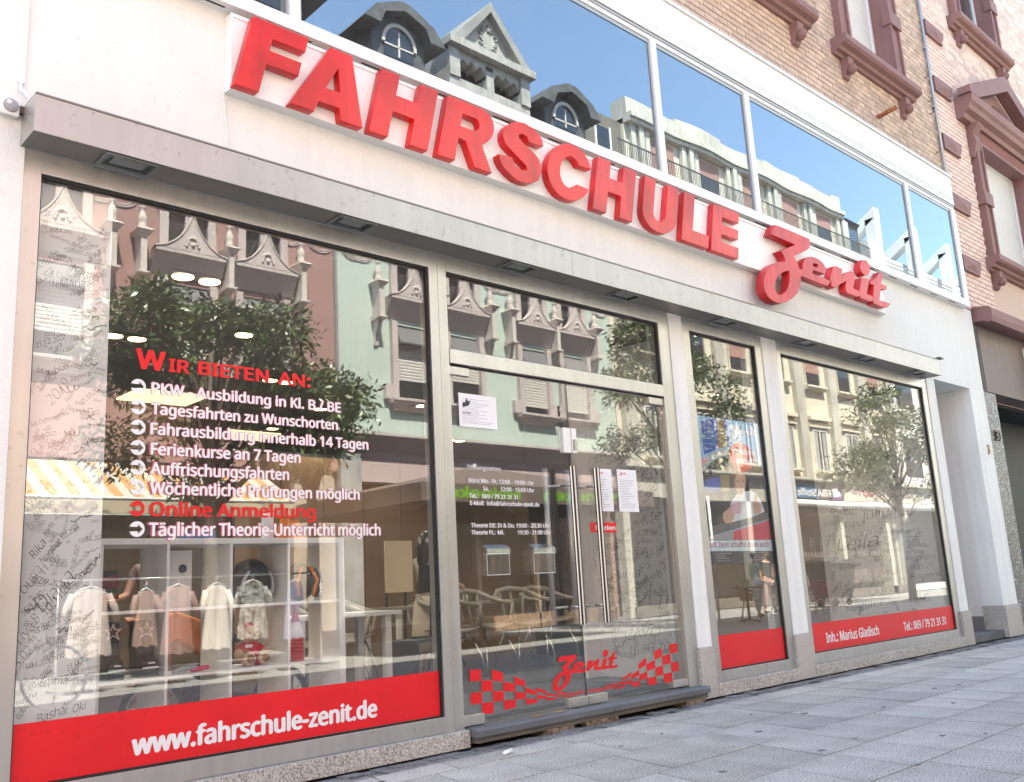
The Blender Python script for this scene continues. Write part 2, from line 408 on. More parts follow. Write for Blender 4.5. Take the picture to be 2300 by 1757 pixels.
# body of the house, roof level well above the frame
mb=MB(); 
for q in ((-8,8.33,4.66,13.2),(9.82,11.31,4.66,13.2),(12.80,14.17,4.66,13.2),(8.33,9.82,4.66,7.78),(11.31,12.80,4.66,7.78),(8.33,9.82,10.17,13.2),(11.31,12.80,10.17,13.2)): mb.box(q[0],q[1],.02,.3,q[2],q[3])
mb.box(-8,-7.8,.3,9,0,13.2).box(13.95,14.17,.3,9,0,13.2).box(-8,14.17,9,9.2,0,13.2).box(-7.8,13.95,.3,9,12.9,13.1)
mb.build('house_body','mortar',shop)
# glazed band above
bay=MB(); 
bay.box(-4,14.0,-.125,.02,4.65,4.745)
bay.box(-4,14.0,-.11,.02,6.14,6.185)
for a,b in ((-4,-3.9),(2.855,2.93),(6.79,6.875),(8.41,8.50),(12.33,12.42),(13.87,14.0)): bay.box(a,b,-.12,.0,4.745,6.14)
band=bay.build('window_band_frame','whiteframe',shop)
MB().box(-4,14,-.118,-.02,6.188,6.215).build('window_band_drip','zinc',shop)
for a,b in ((-3.9,2.855),(2.93,6.79),(6.875,8.41),(8.50,12.33),(12.42,13.87)):
    f=box('window_band_pane',(a,b,-.092,-.086,4.745,6.14),'mirror',shop)
    g=MB(); g.box(a,b,-.10,-.075,4.745,4.765).box(a,b,-.10,-.075,6.10,6.14).box(a,a+.018,-.10,-.075,4.765,6.10).box(b-.018,b,-.10,-.075,4.765,6.10)
    g.build('gasket','zinc',f)
box('window_band_backing',(-3.9,13.87,-.03,.015,4.75,6.13),mat('spandrel_dark',(.05,.06,.08),.9),shop)
box('parapet',(-4,14.0,-.13,.015,6.22,6.66),'plaster2',shop)
box('parapet_coping',(-4,14.02,-.15,.015,6.662,6.70),'plaster2',shop)
vs_=box('vent_slot',(2.2,2.42,-.082,-.068,4.6475,4.65),'groove_shade',shop)
for k in range(1,19):
    c_=vs_.copy(); COL.objects.link(c_); c_.location.x+=k*.62
# bird spikes on the two ledges
sp=MB()
for z,y,x0,x1 in ((6.215,-.11,5.0,13.9),(6.70,-.12,5.5,14.1)):
    x=x0
    while x<x1:
        for dx,dy in ((-.02,-.05),(.025,-.03),(0,.03)):
            sp.tube([(x,y,z),(x+dx,y+dy,z+.11)],.0011,3,False)
        x+=.045
o=sp.build('bird_spikes','zinc',shop); tag(o,kind='stuff')

# ---- bricks ----
def brick_wall(parent,x0,x1,z0,z1,yf,holes,bl,bh,j,m,depth=.02,limit=290,margin=60,jit=.003,name='brick'):
    items=[]; r=0; z=z0
    while z<z1:
        x=x0-(bl*.5 if r%2 else 0)
        while x<x1:
            a,b=max(x,x0),min(x+bl-j,x1)
            segs=[(a,b)] if b-a>.02 else []
            for (hx0,hx1,hz0,hz1) in holes:
                if z+bh-j>hz0+.01 and z<hz1-.01:
                    ns=[]
                    for (p,q) in segs:
                        if q<=hx0 or p>=hx1: ns.append((p,q))
                        else:
                            if hx0-p>.03: ns.append((p,hx0))
                            if q-hx1>.03: ns.append((hx1,q))
                    segs=ns
            for p,q in segs:
                pr=project((p+q)/2,yf,z+bh/2)
                if pr and -margin<pr[0]<2300+margin and -margin<pr[1]<1757+margin:
                    items.append((math.dist(((p+q)/2,yf,z),(0,-5,1)),p,q,z))
            x+=bl
        z+=bh; r+=1
    items.sort(); ms={}; stuff=MB()
    for i,(d,p,q,z) in enumerate(items):
        pr=project((p+q)/2,yf,z+bh/2); dy=random.uniform(-jit,jit)
        if i<limit:
            k=round(q-p,2)
            if k not in ms:
                L=k; H=bh-j; c=.004
                b_=MB(); b_.add([(0,depth,0),(L,depth,0),(L,depth,H),(0,depth,H),(c,0,c),(L-c,0,c),(L-c,0,H-c),(c,0,H-c)],[(4,5,6,7),(0,1,5,4),(1,2,6,5),(2,3,7,6),(3,0,4,7)])
                ms[k]=b_.mesh(name); ms[k].materials.append(M[m])
            o=bpy.data.objects.new(name,ms[k]); COL.objects.link(o); o.parent=parent; o.location=Vector((p,yf+dy,z))-WO[parent.name]
        else:
            stuff.k=random.randrange(3)
            stuff.box(p,q,yf+dy,yf+depth,z,z+bh-j)
    if stuff.v:
        base=M[m]; vs=[base]
        for f_ in (.86,1.13):
            c=base.copy(); vs.append(c)
            for n in c.node_tree.nodes:
                if n.type=='VECT_MATH' and n.operation=='SCALE' and not n.inputs[0].is_linked: n.inputs[0].default_value=[q_*f_ for q_ in n.inputs[0].default_value]
        o=stuff.build(name+'work',vs,parent); tag(o,kind='stuff')
    return len(items)
HO=[(8.15,10.0,7.66,10.4),(11.13,13.0,7.66,10.4)]
print('bricks',brick_wall(shop,5.0,14.165,6.62,11.2,-.002,HO,.176,.0765,.008,'brick'))
def stone_window(parent,x0,x1,z0,z1,sillz,kind,trim=.25,shut=True,yw=0.0,pediment=None,open_frac=0.0):
    """window with painted sandstone surround; opening x0..x1"""
    w_=empty('window',((x0+x1)/2,0,z0),parent=parent)
    mb=MB()
    mb.box(x0-trim,x0,-.07+yw,.26,z0-.02,z1).box(x1,x1+trim,-.07+yw,.26,z0-.02,z1).box(x0-trim,x1+trim,-.07+yw,.26,z1,z1+trim)
    mb.box(x0-trim-.045,x0-trim,-.10+yw,.02,z0,z1+trim).box(x1+trim,x1+trim+.045,-.10+yw,.02,z0,z1+trim)
    mb.box(x0-.05,x0,-.10+yw,-.07+yw,z0,z1).box(x1,x1+.05,-.10+yw,-.07+yw,z0,z1)
    zb=z0+.9
    mb.box(x0-trim-.08,x0+.03,-.12+yw,.0,zb,zb+.22).box(x1-.03,x1+trim+.08,-.12+yw,.0,zb,zb+.22)
    mb.build('surround','sandstone',w_)
    s=MB(); s.prism([(.02,z0-.02),(-.22+yw,z0-.02),(-.22+yw,z0-.10),(-.19+yw,z0-.13),(-.13+yw,z0-.15),(-.11+yw,z0-.19),(-.06+yw,z0-.20),(-.04+yw,z0-.235),(.02,z0-.235)],x0-trim-.22,x1+trim+.22,'x')
    s.build('sill','sandstone',w_)
    for xc in (x0-trim+.06,x1+trim-.08):
        b_=MB(); b_.prism([(.01,z0-.236),(-.12+yw,z0-.236),(-.11+yw,z0-.32),(-.04+yw,z0-.50),(.01,z0-.52)],xc-.07,xc+.07,'x').ball((xc,-.11+yw,z0-.40),(.06,.07,.075))
        b_.build('bracket','sandstone',w_)
    fr=MB(); fr.box(x0,x0+.05,.17,.23,z0,z1).box(x1-.05,x1,.17,.23,z0,z1).box(x0+.05,x1-.05,.17,.23,z1-.05,z1).box(x0+.05,x1-.05,.17,.23,z0,z0+.05)
    if not shut: fr.box((x0+x1)/2-.04,(x0+x1)/2+.04,.165,.23,z0+.05,z1-.05)
    fr.build('frame','white',w_)
    if shut:
        pr=[]; z=z0+.05
        sl_=MB()
        while z<z1-.06:
            sl_.prism([(.205,z),(.190,z+.008),(.186,z+.022),(.190,z+.036),(.205,z+.043)],x0+.05,x1-.05,'x'); z+=.0435
        o_=sl_.build('shutter_slats','shutter',w_); tag(o_,kind='stuff')
    else:
        box('pane',(x0+.05,x1-.05,.195,.2,z0+.05,z1-.05),'mirror',w_)
        cu_=MB()
        for k in range(14):
            t=x0+.05+(x1-x0-.1)*k/14; cu_.box(t,t+(x1-x0-.1)/14,.25+.03*(k%2),.30,z0,z1)
        cu_.build('curtain',mat('pale_curtain',(.5,.5,.52),.9),w_)
    return w_
stone_window(shop,8.40,9.75,7.84,10.1,0,'a')
stone_window(shop,11.38,12.73,7.84,10.1,0,'a')
MB().tube([(12.0,-.02,7.05),(12.06,-.2,7.11),(12.08,-.26,7.13)],.032,10).build('broken_pipe_stub',mat('rusty_iron',(.33,.12,.05),.8,var=.4,scale=25),shop)
b_=MB(); b_.tube([(14.12,-.04,4.7),(14.12,-.04,10.9)],.022,8)
for z in (6.9,7.9,8.9,9.9): b_.box(14.08,14.16,-.05,.0,z,z+.03)
b_.build('downpipe','zinc',shop)
for z in (8.35,7.75,7.95,7.1):
    MB().tube([(13.95,0,z),(13.95,-.05,z+.01),(13.98,-.07,z+.04),(13.95,-.06,z+.06)],.006,6).build('wall_hook',mat('iron_hook',(.12,.06,.05),.7),shop)

# ---- steel canopy ----
can=empty('entrance_canopy',(1.34,-.02,3.4),'long brushed steel canopy with square lamps running above the shop windows','canopy')
mb=MB(); mb.box(1.34,12.31,-.24,-.236,3.40,3.655)
for x in (5.0,8.6): pass
fas=MB()
for a,b in ((1.315,5.30),(5.303,8.95),(8.953,12.27)): fas.box(a,b,-.242,-.237,3.398,3.60)
fas.build('fascia',mat('fascia_steel',(.44,.43,.425),.4,metal=.75,var=.05,scale=1.5,streak=.08,spots=.2),can)
MB().box(1.318,12.268,-.246,-.021,3.602,3.612).build('top_sheet','steeld',can)  # dark edge above the fascia paints in the shade line there
sof=MB()
LX=[1.83,3.29,4.79,6.05,7.53,9.05,10.40,11.78]
segs=[1.343]; 
for a,b in ((1.318,5.30),(5.303,8.95),(8.953,12.267)):
    cur=a
    for x in LX:
        if a<x<b: sof.box(cur,x-.125,-.236,-.022,3.398,3.402); sof.box(x-.125,x+.125,-.236,-.205,3.398,3.402); sof.box(x-.125,x+.125,-.075,-.022,3.398,3.402); cur=x+.125
    sof.box(cur,b,-.236,-.022,3.398,3.402)
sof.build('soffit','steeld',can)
box('end_cap',(1.315,1.318,-.2365,-.02,3.398,3.60),'steel',can); box('end_cap',(12.267,12.27,-.2365,-.02,3.398,3.60),'steel',can)
for x in [1.6,2.5,3.4,4.3,5.2,6.2,7.2,8.2,9.2,10.2,11.2,12.1]:
    MB().lathe([(.006,0),(.006,-.004)],(x,-.2425,3.585),8,'y').build('rivet','zinc',can)
M['lampframe']=mat('lamp_frame',(.20,.22,.22),.35,metal=.6); M['lampglass']=mat('frosted_lamp_glass',(.22,.24,.235),.25)
for x in LX:
    l=empty('downlight',(x,-.14,3.4),parent=can)
    f=MB().box(x-.15,x+.15,-.226,-.205,3.388,3.3975).box(x-.15,x+.15,-.075,-.054,3.388,3.3975).box(x-.15,x-.125,-.205,-.075,3.388,3.3975).box(x+.125,x+.15,-.205,-.075,3.388,3.3975)
    f.build('lamp_frame','lampframe',l)
    MB().box(x-.125,x+.125,-.205,-.075,3.41,3.42).box(x-.125,x-.12,-.205,-.075,3.398,3.41).box(x+.12,x+.125,-.205,-.075,3.398,3.41).box(x-.12,x+.12,-.205,-.2,3.398,3.41).box(x-.12,x+.12,-.08,-.075,3.398,3.41).build('lamp_body','lampframe',l)
    MB().box(x-.088,x+.088,-.19,-.09,3.40,3.409).build('lamp_lens','lampglass',l)
# ---- sign ----
def curve_solid(name,loops,y0,y1,m,parent=None,shear=None,T=None,bev=0):
    cd=bpy.data.curves.new(name,'CURVE'); cd.dimensions='2D'; cd.fill_mode='BOTH'; cd.extrude=abs(y1-y0)/2; cd.bevel_depth=0
    for lp in loops:
        s=cd.splines.new('POLY'); s.points.add(len(lp)-1); s.use_cyclic_u=True
        for i,(a,b) in enumerate(lp): s.points[i].co=(a,b,0,1)
    o=bpy.data.objects.new(name,cd); COL.objects.link(o); dg=bpy.context.evaluated_depsgraph_get()
    me=bpy.data.meshes.new_from_object(o.evaluated_get(dg)); bpy.data.objects.remove(o); bpy.data.curves.remove(cd)
    ym=(y0+y1)/2
    for v in me.vertices:
        X,Z=v.co.x,v.co.y; Y=ym-v.co.z
        if shear: X+=shear[0]*(Z-shear[1])
        if T: X,Z=T(X,Z)
        v.co=(X,Y,Z)
    bm=bmesh.new(); bm.from_mesh(me); bmesh.ops.remove_doubles(bm,verts=bm.verts,dist=1e-5); bmesh.ops.recalc_face_normals(bm,faces=bm.faces); bm.to_mesh(me); bm.free()
    me.materials.clear(); me.materials.append(M[m] if isinstance(m,str) else m); me.name=name
    o=link(name,me,parent)
    if bev: b_=o.modifiers.new('b','BEVEL'); b_.width=bev; b_.segments=2; b_.limit_method='ANGLE'; b_.angle_limit=R(40)
    return o
def arc(cx,cz,rx,rz,a0,a1,n=14): return [(cx+rx*math.cos(R(a0+(a1-a0)*i/n)),cz+rz*math.sin(R(a0+(a1-a0)*i/n))) for i in range(n+1)]
sign=empty('shop_sign',(2.46,-.02,4.1),'white light box sign with raised red letters FAHRSCHULE and script Zenit','sign')
for a,b in ((2.46,5.18),(5.183,8.08),(8.083,11.22)):
    box('sign_panel',(a,b,-.10,-.0205,4.10,4.60),'white',sign,.003)
mb=MB().box(2.447,2.459,-.106,-.0208,4.09,4.61).box(11.221,11.233,-.106,-.0208,4.09,4.61)
mb.box(2.46,11.22,-.107,-.101,4.585,4.61).box(2.46,11.22,-.106,-.0208,4.088,4.0985); mb.build('sign_trim','whiteframe',sign)
LT={
'F':[[(2.445,4.09),(2.607,4.09),(2.607,4.30),(2.836,4.30),(2.836,4.403),(2.607,4.403),(2.607,4.49),(2.842,4.49),(2.842,4.60),(2.445,4.60)]],
'A':[[(2.822,4.09),(2.999,4.09),(3.014,4.175),(3.175,4.175),(3.202,4.09),(3.373,4.09),(3.18,4.60),(3.009,4.60)],[(3.045,4.29),(3.155,4.29),(3.098,4.468)]],
'H':[[(3.425,4.09),(3.582,4.09),(3.582,4.30),(3.77,4.30),(3.77,4.09),(3.93,4.09),(3.93,4.60),(3.77,4.60),(3.77,4.435),(3.582,4.435),(3.582,4.60),(3.425,4.60)]],
'R':[[(4.02,4.09),(4.182,4.09),(4.182,4.285),(4.25,4.28),(4.375,4.09),(4.548,4.09),(4.44,4.25),(4.41,4.30)]+arc(4.36,4.45,.146,.15,-60,90,12)+[(4.02,4.60)],[(4.182,4.39)]+arc(4.31,4.443,.048,.053,-90,90,8)+[(4.182,4.496)]],
'S':None,
'C':[arc(5.375,4.35,.267,.262,-22,-338,30)[0:31]+arc(5.375,4.35,.118,.148,-322,-38,22)],
'H2':[[(5.689,4.09),(5.86,4.09),(5.86,4.30),(6.033,4.30),(6.033,4.09),(6.205,4.09),(6.205,4.60),(6.033,4.60),(6.033,4.435),(5.86,4.435),(5.86,4.60),(5.689,4.60)]],
'U':[[(6.33,4.60)]+arc(6.581,4.27,.251,.19,180,360,20)+[(6.833,4.60),(6.665,4.60)]+arc(6.575,4.275,.09,.085,0,-180,12)+[(6.487,4.60)]],
'L':[[(6.92,4.09),(7.345,4.09),(7.345,4.225),(7.085,4.225),(7.085,4.60),(6.92,4.60)]],
'E':[[(7.392,4.09),(7.855,4.09),(7.855,4.212),(7.55,4.212),(7.55,4.30),(7.836,4.30),(7.836,4.405),(7.55,4.405),(7.55,4.488),(7.838,4.488),(7.838,4.60),(7.392,4.60)]],
}
LT['S']=[[(5.038,4.486),(5.017,4.543),(4.966,4.585),(4.891,4.611),(4.809,4.628),(4.742,4.619),(4.671,4.587),(4.619,4.54),(4.599,4.483),(4.605,4.428),(4.638,4.382),(4.702,4.346),(4.775,4.312),(4.839,4.282),(4.887,4.254),(4.899,4.229),(4.876,4.212),(4.826,4.207),(4.764,4.23),(4.731,4.277),(4.72,4.288),(4.585,4.273),(4.601,4.229),(4.648,4.181),(4.72,4.14),(4.791,4.112),(4.877,4.105),(4.959,4.123),(5.031,4.168),(5.054,4.24),(5.041,4.308),(5.01,4.357),(4.951,4.397),(4.867,4.428),(4.802,4.457),(4.765,4.481),(4.761,4.506),(4.792,4.526),(4.844,4.522),(4.877,4.478)]]
for k,lp in LT.items():
    nm='letter'
    o=curve_solid(nm,lp,-.17,-.102,'red' if k in 'FAHRSC' else 'redmid',sign,shear=(.24,4.10),bev=.003)
    o['label']='raised glossy red letter '+k[0]
ZEN={'Z':[[(8.587,4.618),(8.697,4.624),(8.974,4.623),(9.225,4.62),(9.302,4.62),(9.305,4.586),(9.289,4.53),(9.235,4.48),(8.91,4.336),(8.954,4.294),(8.993,4.228),(9.006,4.135),(8.993,4.059),(8.959,3.987),(8.882,3.907),(8.775,3.838),(8.631,3.77),(8.498,3.736),(8.374,3.736),(8.282,3.765),(8.232,3.818),(8.228,3.886),(8.249,3.959),(8.301,4.039),(8.375,4.103),(8.488,4.169),(8.597,4.207),(8.718,4.234),(8.713,4.273),(8.677,4.316),(8.637,4.337),(8.968,4.478),(8.485,4.491)],[(8.777,4.144),(8.695,4.124),(8.61,4.086),(8.521,4.026),(8.457,3.957),(8.431,3.903),(8.442,3.856),(8.493,3.83),(8.543,3.831),(8.629,3.876),(8.706,3.94),(8.751,4.013),(8.772,4.082)]],'e':[[(8.991,4.216),(9.079,4.222),(9.095,4.271),(9.122,4.321),(9.182,4.371),(9.259,4.406),(9.347,4.424),(9.446,4.424),(9.542,4.404),(9.602,4.37),(9.618,4.331),(9.603,4.293),(9.566,4.265),(9.316,4.263),(9.292,4.217),(9.562,4.22),(9.581,4.208),(9.701,4.205),(9.598,4.129),(9.014,4.14)],[(9.344,4.35),(9.444,4.353),(9.419,4.31),(9.325,4.311)]],'n':[[(9.704,4.203),(9.678,4.219),(9.79,4.4),(9.854,4.419),(10.005,4.416),(9.998,4.371),(9.957,4.3),(10.131,4.397),(10.201,4.423),(10.28,4.427),(10.312,4.397),(10.291,4.337),(10.217,4.219),(10.373,4.212),(10.381,4.153),(10.311,4.129),(10.062,4.132),(10.029,4.153),(10.036,4.209),(10.079,4.284),(9.914,4.21),(9.818,4.157),(9.761,4.135),(9.691,4.153)]],'i':[[(10.473,4.4),(10.616,4.415),(10.674,4.414),(10.559,4.209),(10.707,4.208),(10.707,4.151),(10.634,4.126),(10.38,4.125),(10.377,4.209)]],'dot':[[(10.546,4.635),(10.667,4.656),(10.738,4.612),(10.737,4.538),(10.682,4.473),(10.566,4.443),(10.493,4.473),(10.473,4.534)]],'t':[[(10.989,4.571),(11.08,4.585),(11.075,4.537),(10.988,4.42),(11.134,4.414),(11.117,4.369),(10.959,4.348),(10.878,4.189),(11.147,4.194),(11.162,4.184),(11.096,4.139),(10.967,4.113),(10.703,4.117),(10.713,4.188),(10.785,4.365),(10.699,4.357),(10.7,4.391),(10.884,4.475)]]}
for k in ('Z','e','n','i','dot','t'):
    y0=-.20 if k in 'Z' else -.19
    o=curve_solid('script_letter',ZEN[k],y0,-.102-(0 if k=='Z' else .001),'redfade',sign,bev=.003)
    o['label']={'dot':'faded red dot of the letter i'}.get(k,'faded red script letter '+k)

# ---- siren box, cables ----
b_=empty('alarm_box',(1.05,-.02,3.55),'white alarm box with round grille beside left end of canopy','alarm box')
box('case',(.55,1.295,-.06,-.0205,3.54,3.635),'whiteframe',b_,.006)
MB().lathe([(.037,0),(.037,-.006),(.034,-.008)],(1.252,-.06,3.592),24,'y').build('grille',mat('grey_grille',(.33,.32,.34),.5),b_)
MB().ball((1.243,-.068,3.607),(.013,.004,.012)).build('indicator','white',b_)
MB().box(1.2955,1.338,-.05,-.021,3.57,3.61).build('bracket',mat('brown_bracket',(.13,.08,.06),.8),b_)
b_=MB().box(1.285,1.318,-.035,-.0205,3.75,6.3).build('cable_trunking','whiteframe'); tag(b_,'thin white cable trunking running up the plaster above the alarm box','cable duct')
cbl=MB().tube([(1.30,-.03,3.75),(1.30,-.035,3.71),(1.32,-.05,3.69),(1.345,-.08,3.62)],.009,6).build('cable','white'); tag(cbl,'short white cable sagging from the trunking to the canopy','cable')
cbl=MB().tube([(2.45,-.025,4.22),(2.44,-.028,4.1),(2.45,-.028,3.95),(2.47,-.028,3.8),(2.47,-.028,3.615)],.004,5).build('cable','white'); tag(cbl,'thin white cable hanging from lower left corner of the red lettered sign','cable')
b_=MB().tube([(12.22,-.22,3.625),(12.29,-.24,3.63),(12.38,-.25,3.635)],[.012,.022,.012],8).build('camera_plug','black'); tag(b_,'small black plug lying on right end of the steel canopy','plug')
cbl=MB().tube([(11.6,-.12,3.64),(11.9,-.16,3.63),(12.22,-.22,3.622)],.004,5).build('cable','white'); tag(cbl,'thin pale cable lying on top of the canopy near its right end','cable')

# ================= SHOP FRONT =================
def jamb(a,b,z0,z1,parent,name='frame'): return box(name,(a,b,-.012,.10,z0,z1),'steel',parent,.002)
def gasket(x0,x1,z0,z1,parent):
    g=MB(); t=.016
    g.box(x0,x1,.004,.028,z1-t,z1).box(x0,x1,.004,.028,z0,z0+t*.6).box(x0,x0+t*.5,.004,.028,z0+t*.6,z1-t).box(x1-t,x1,.004,.028,z0+t*.6,z1-t)
    return g.build('gasket','rubber',parent)
GY=.022
def shopwin(x0,x1,z0,z1):
    w_=empty('shop_window',((x0+x1)/2,0,z0),parent=shop)
    return w_
w1=shopwin(1.43,4.02,.21,3.28)
jamb(1.342,1.43,.11,3.398,w1); jamb(1.43,4.02,3.28,3.398,w1); jamb(1.43,4.02,.112,.21,w1)
gasket(1.43,4.02,.21,3.28,w1)
box('pane',(1.44,4.01,GY,GY+.010,.215,3.27),'glass',w1)
jamb(4.02,4.098,.11,3.398,w1); jamb(4.1,4.18,.11,3.398,w1)
box('red_band',(1.44,4.003,GY-.0035,GY-.0005,.222,.50),'vred',w1)
w3=shopwin(7.12,8.24,.21,3.28)
for a in ((7.002,7.12,.11,3.398),(8.24,8.353,.11,3.398),(7.12,8.24,3.28,3.398),(7.12,8.24,.112,.20)): jamb(*a,w3)
gasket(7.12,8.24,.20,3.28,w3); box('pane',(7.13,8.23,GY,GY+.010,.215,3.27),'glass',w3)
box('red_band',(7.13,8.222,GY-.0035,GY-.0005,.212,.495),'vred',w3)
w4=shopwin(8.72,12.18,.21,3.28)
for a in ((8.632,8.72,.11,3.398),(12.18,12.308,.11,3.398),(8.72,12.18,3.27,3.398),(8.72,12.18,.112,.21)): jamb(*a,w4)
gasket(8.72,12.18,.21,3.27,w4); box('pane',(8.73,12.17,GY,GY+.010,.22,3.26),'glass',w4)
box('red_band',(8.73,12.165,GY-.0035,GY-.0005,.222,.495),'vred',w4)
# door bay
door=shopwin(4.18,6.65,.13,3.28)
jamb(6.65,6.798,.11,3.398,door); jamb(4.182,6.65,3.28,3.398,door); box('transom',(4.182,6.65,-.02,.10,2.595,2.70),'steel',door,.002)
gasket(4.18,6.65,2.70,3.28,door); box('fanlight_pane',(4.19,6.64,GY,GY+.010,2.71,3.27),'glass',door)
for a,b in ((4.19,5.408),(5.418,6.645)):
    d=box('door_leaf',(a,b,GY,GY+.012,.135,2.585),'glass',door)
    box('bottom_rail',(a,b,GY+.013,GY+.02,.135,.19),mat('door_seal',(.25,.25,.25),.5),d) if False else None
MB().box(5.4085,5.4175,GY+.001,GY+.011,.14,2.58).build('door_seal','rubber',door)
MB().box(4.19,6.645,GY,GY+.012,2.586,2.594).build('door_top_seal','rubber',door)
# patch fittings
for a in ((4.185,4.375,2.52,2.58),(6.45,6.645,2.52,2.58),(4.185,4.375,.125,.19),(6.455,6.648,.13,.185)):
    box('hinge_plate',(a[0],a[1],GY-.018,GY+.03,a[2],a[3]),'steel',door,.002)
for a,b in ((5.20,5.408),(5.418,5.63)):
    l=box('lock_plate',(a,b,GY-.02,GY+.03,.12,.185),'steel',door,.002)
    MB().box(a+.03,a+.13,GY-.035,GY-.0205,.13,.168).build('lock_cylinder','steel',l)
box('latch_case',(5.325,5.408,GY-.02,GY+.03,2.02,2.22),'whiteframe',door,.003); l=box('latch_case',(5.42,5.475,GY-.02,GY+.03,2.02,2.22),'whiteframe',door,.003)
box('latch_knob',(5.43,5.465,GY-.04,GY-.0205,2.05,2.13),'steel',l)
M['handle']=mat('ribbed_steel',(.50,.48,.47),.35,metal=.6)
for x,yo in ((5.31,-.085),(5.585,-.085)):
    h=empty('door_handle',(x,yo,.7),parent=door)
    rb=[]
    mb=MB(); n=9; v=[];f=[]
    for k in range(n*2):
        t=2*math.pi*k/(n*2); r_=.027 if k%2 else .023; v.append((x+r_*math.cos(t),yo+r_*math.sin(t)))
    mb.prism(v,.71,1.90,'z'); hm=mb.build('grip',['handle','groove_shade'],h)
    for p_ in hm.data.polygons:
        if abs(p_.normal.z)<.5 and p_.index%4<2: p_.material_index=1  # dark stripes painted along the ribs give the grip its shaded contrast
    for z in (.84,1.76): MB().tube([(x,yo+.02,z),(x,GY,z)],.011,10).build('standoff','steel',h)
# inner handles seen through the leaf
for x in (5.20,5.455):
    h=empty('door_handle',(x,.11,.7),parent=door)
    MB().tube([(x,.11,.71),(x,.11,1.90)],.022,14).build('grip','handle',h)
    for z in (.84,1.76): MB().tube([(x,.10,z),(x+.09,.04,z)],.011,8).build('standoff','steel',h)
# step
st=empty('door_step',(5.5,0,0),parent=shop)
for a,b in ((4.20,5.56),(5.564,6.79)):
    MB().prism([(-.115,.062),(-.115,.10),(-.10,.115),(.15,.118),(.15,.062)],a,b,'x').build('step_stone','step',st)
for a,b in ((4.22,5.56),(5.563,6.78)): box('step_base',(a,b,-.09,.15,.022,.060),'stepd',st)
rb=MB(); x=4.23
while x<6.7:
    l=random.uniform(.1,.4)
    if random.random()<.75: box('rubble_stone',(x,x+l-.02,-.082-random.random()*.02,.1,-.02,.0215),'rubble',st,.004)
    x+=l

# house numbers
o=text('3',14.06,14.12,2.50,.14,-.024,mat('brass',(.45,.30,.12),.45,metal=.7),shop,'house_number',.02,.015)

# ---- vinyl on the panes ----
YV=GY-.0012
def vtxt(s,x0,x1,z,cap,m='vwhite',parent=w1,bold=.035,name='vinyl_lettering',**k):
    o=text(s,x0,x1,z,cap,YV,m,parent,name,bold,.0015,**k); return o
vtxt('WIR BIETEN AN:',1.965,3.065,2.300,.085,'vred',bold=.035) if False else None
vtxt('W',1.965,2.135,2.292,.115,'vred',bold=.035); vtxt('IR',2.15,2.275,2.295,.078,'vred',bold=.035)
vtxt('BIETEN',2.325,2.775,2.300,.080,'vred',bold=.035); vtxt('AN:',2.835,3.065,2.300,.080,'vred',bold=.035)
M['vpink']=mat('pink_edge_vinyl',(.50,.10,.16),.5)
LINES=[('PKW - Ausbildung in Kl. B / BE',3.285,2.160,.064),('Tagesfahrten zu Wunschorten',3.26,2.045,.064),('Fahrausbildung innerhalb 14 Tagen',3.49,1.932,.066),
('Ferienkurse an 7 Tagen',2.99,1.820,.067),('Auffrischungsfahrten',2.91,1.712,.068),('Wöchentliche Prüfungen möglich',3.415,1.605,.068),('Online Anmeldung',3.09,1.486,.078),('Täglicher Theorie-Unterricht möglich',3.57,1.380,.072)]
for i,(s,x1,z,c) in enumerate(LINES):
    red=i==6
    if not red:
        o=text(s,2.053,x1+.004,z-.002,c+.006,YV+.0006,'vpink',w1,'lettering_shadow',.06,.0005)
    vtxt(s,2.057 if i<3 else 2.062,x1,z,c,'vred' if red else 'vwhite',bold=.032)
    zc=z+c*.52; r=.041; cx=1.985+.002*i; lp=arc(cx,zc,r,r,0,360,28)[:-1]
    hole=[(cx-.052,zc+.009),(cx-.052,zc-.009),(cx+.006,zc-.009),(cx+.002,zc-.024),(cx+.03,zc),(cx+.002,zc+.024),(cx+.006,zc+.009)]
    # disc drawn as two pieces so that the arrow stays clear glass
    up=[p for p in arc(cx,zc,r,r,160,-12,20)]+[(cx+.031,zc),(cx+.004,zc+.027),(cx+.004,zc+.012),(cx-.038,zc+.012)]
    dn=[p for p in arc(cx,zc,r,r,200,372,20)]+[(cx+.031,zc),(cx+.004,zc-.027),(cx+.004,zc-.012),(cx-.038,zc-.012)]
    up[20]=(cx+.041,zc+.0005); dn[20]=(cx+.041,zc-.0005)
    for q in (up,dn): curve_solid('arrow_bullet',[q],YV-.0015,YV,'vred' if red else 'vwhite',w1)
YB=GY-.0036
text('www.fahrschule-zenit.de',2.00,3.51,.275,.105,YB,'vwhite',w1,'web_address',.045,.0012)
text('Inh.: Marius Gladisch',9.02,10.17,.290,.098,YB,'vwhite',w4,'owner_line',.03,.0012)
text('Tel.: 069 / 79 21 31 31',10.78,11.935,.288,.094,YB,'vwhite',w4,'phone_line',.03,.0012)
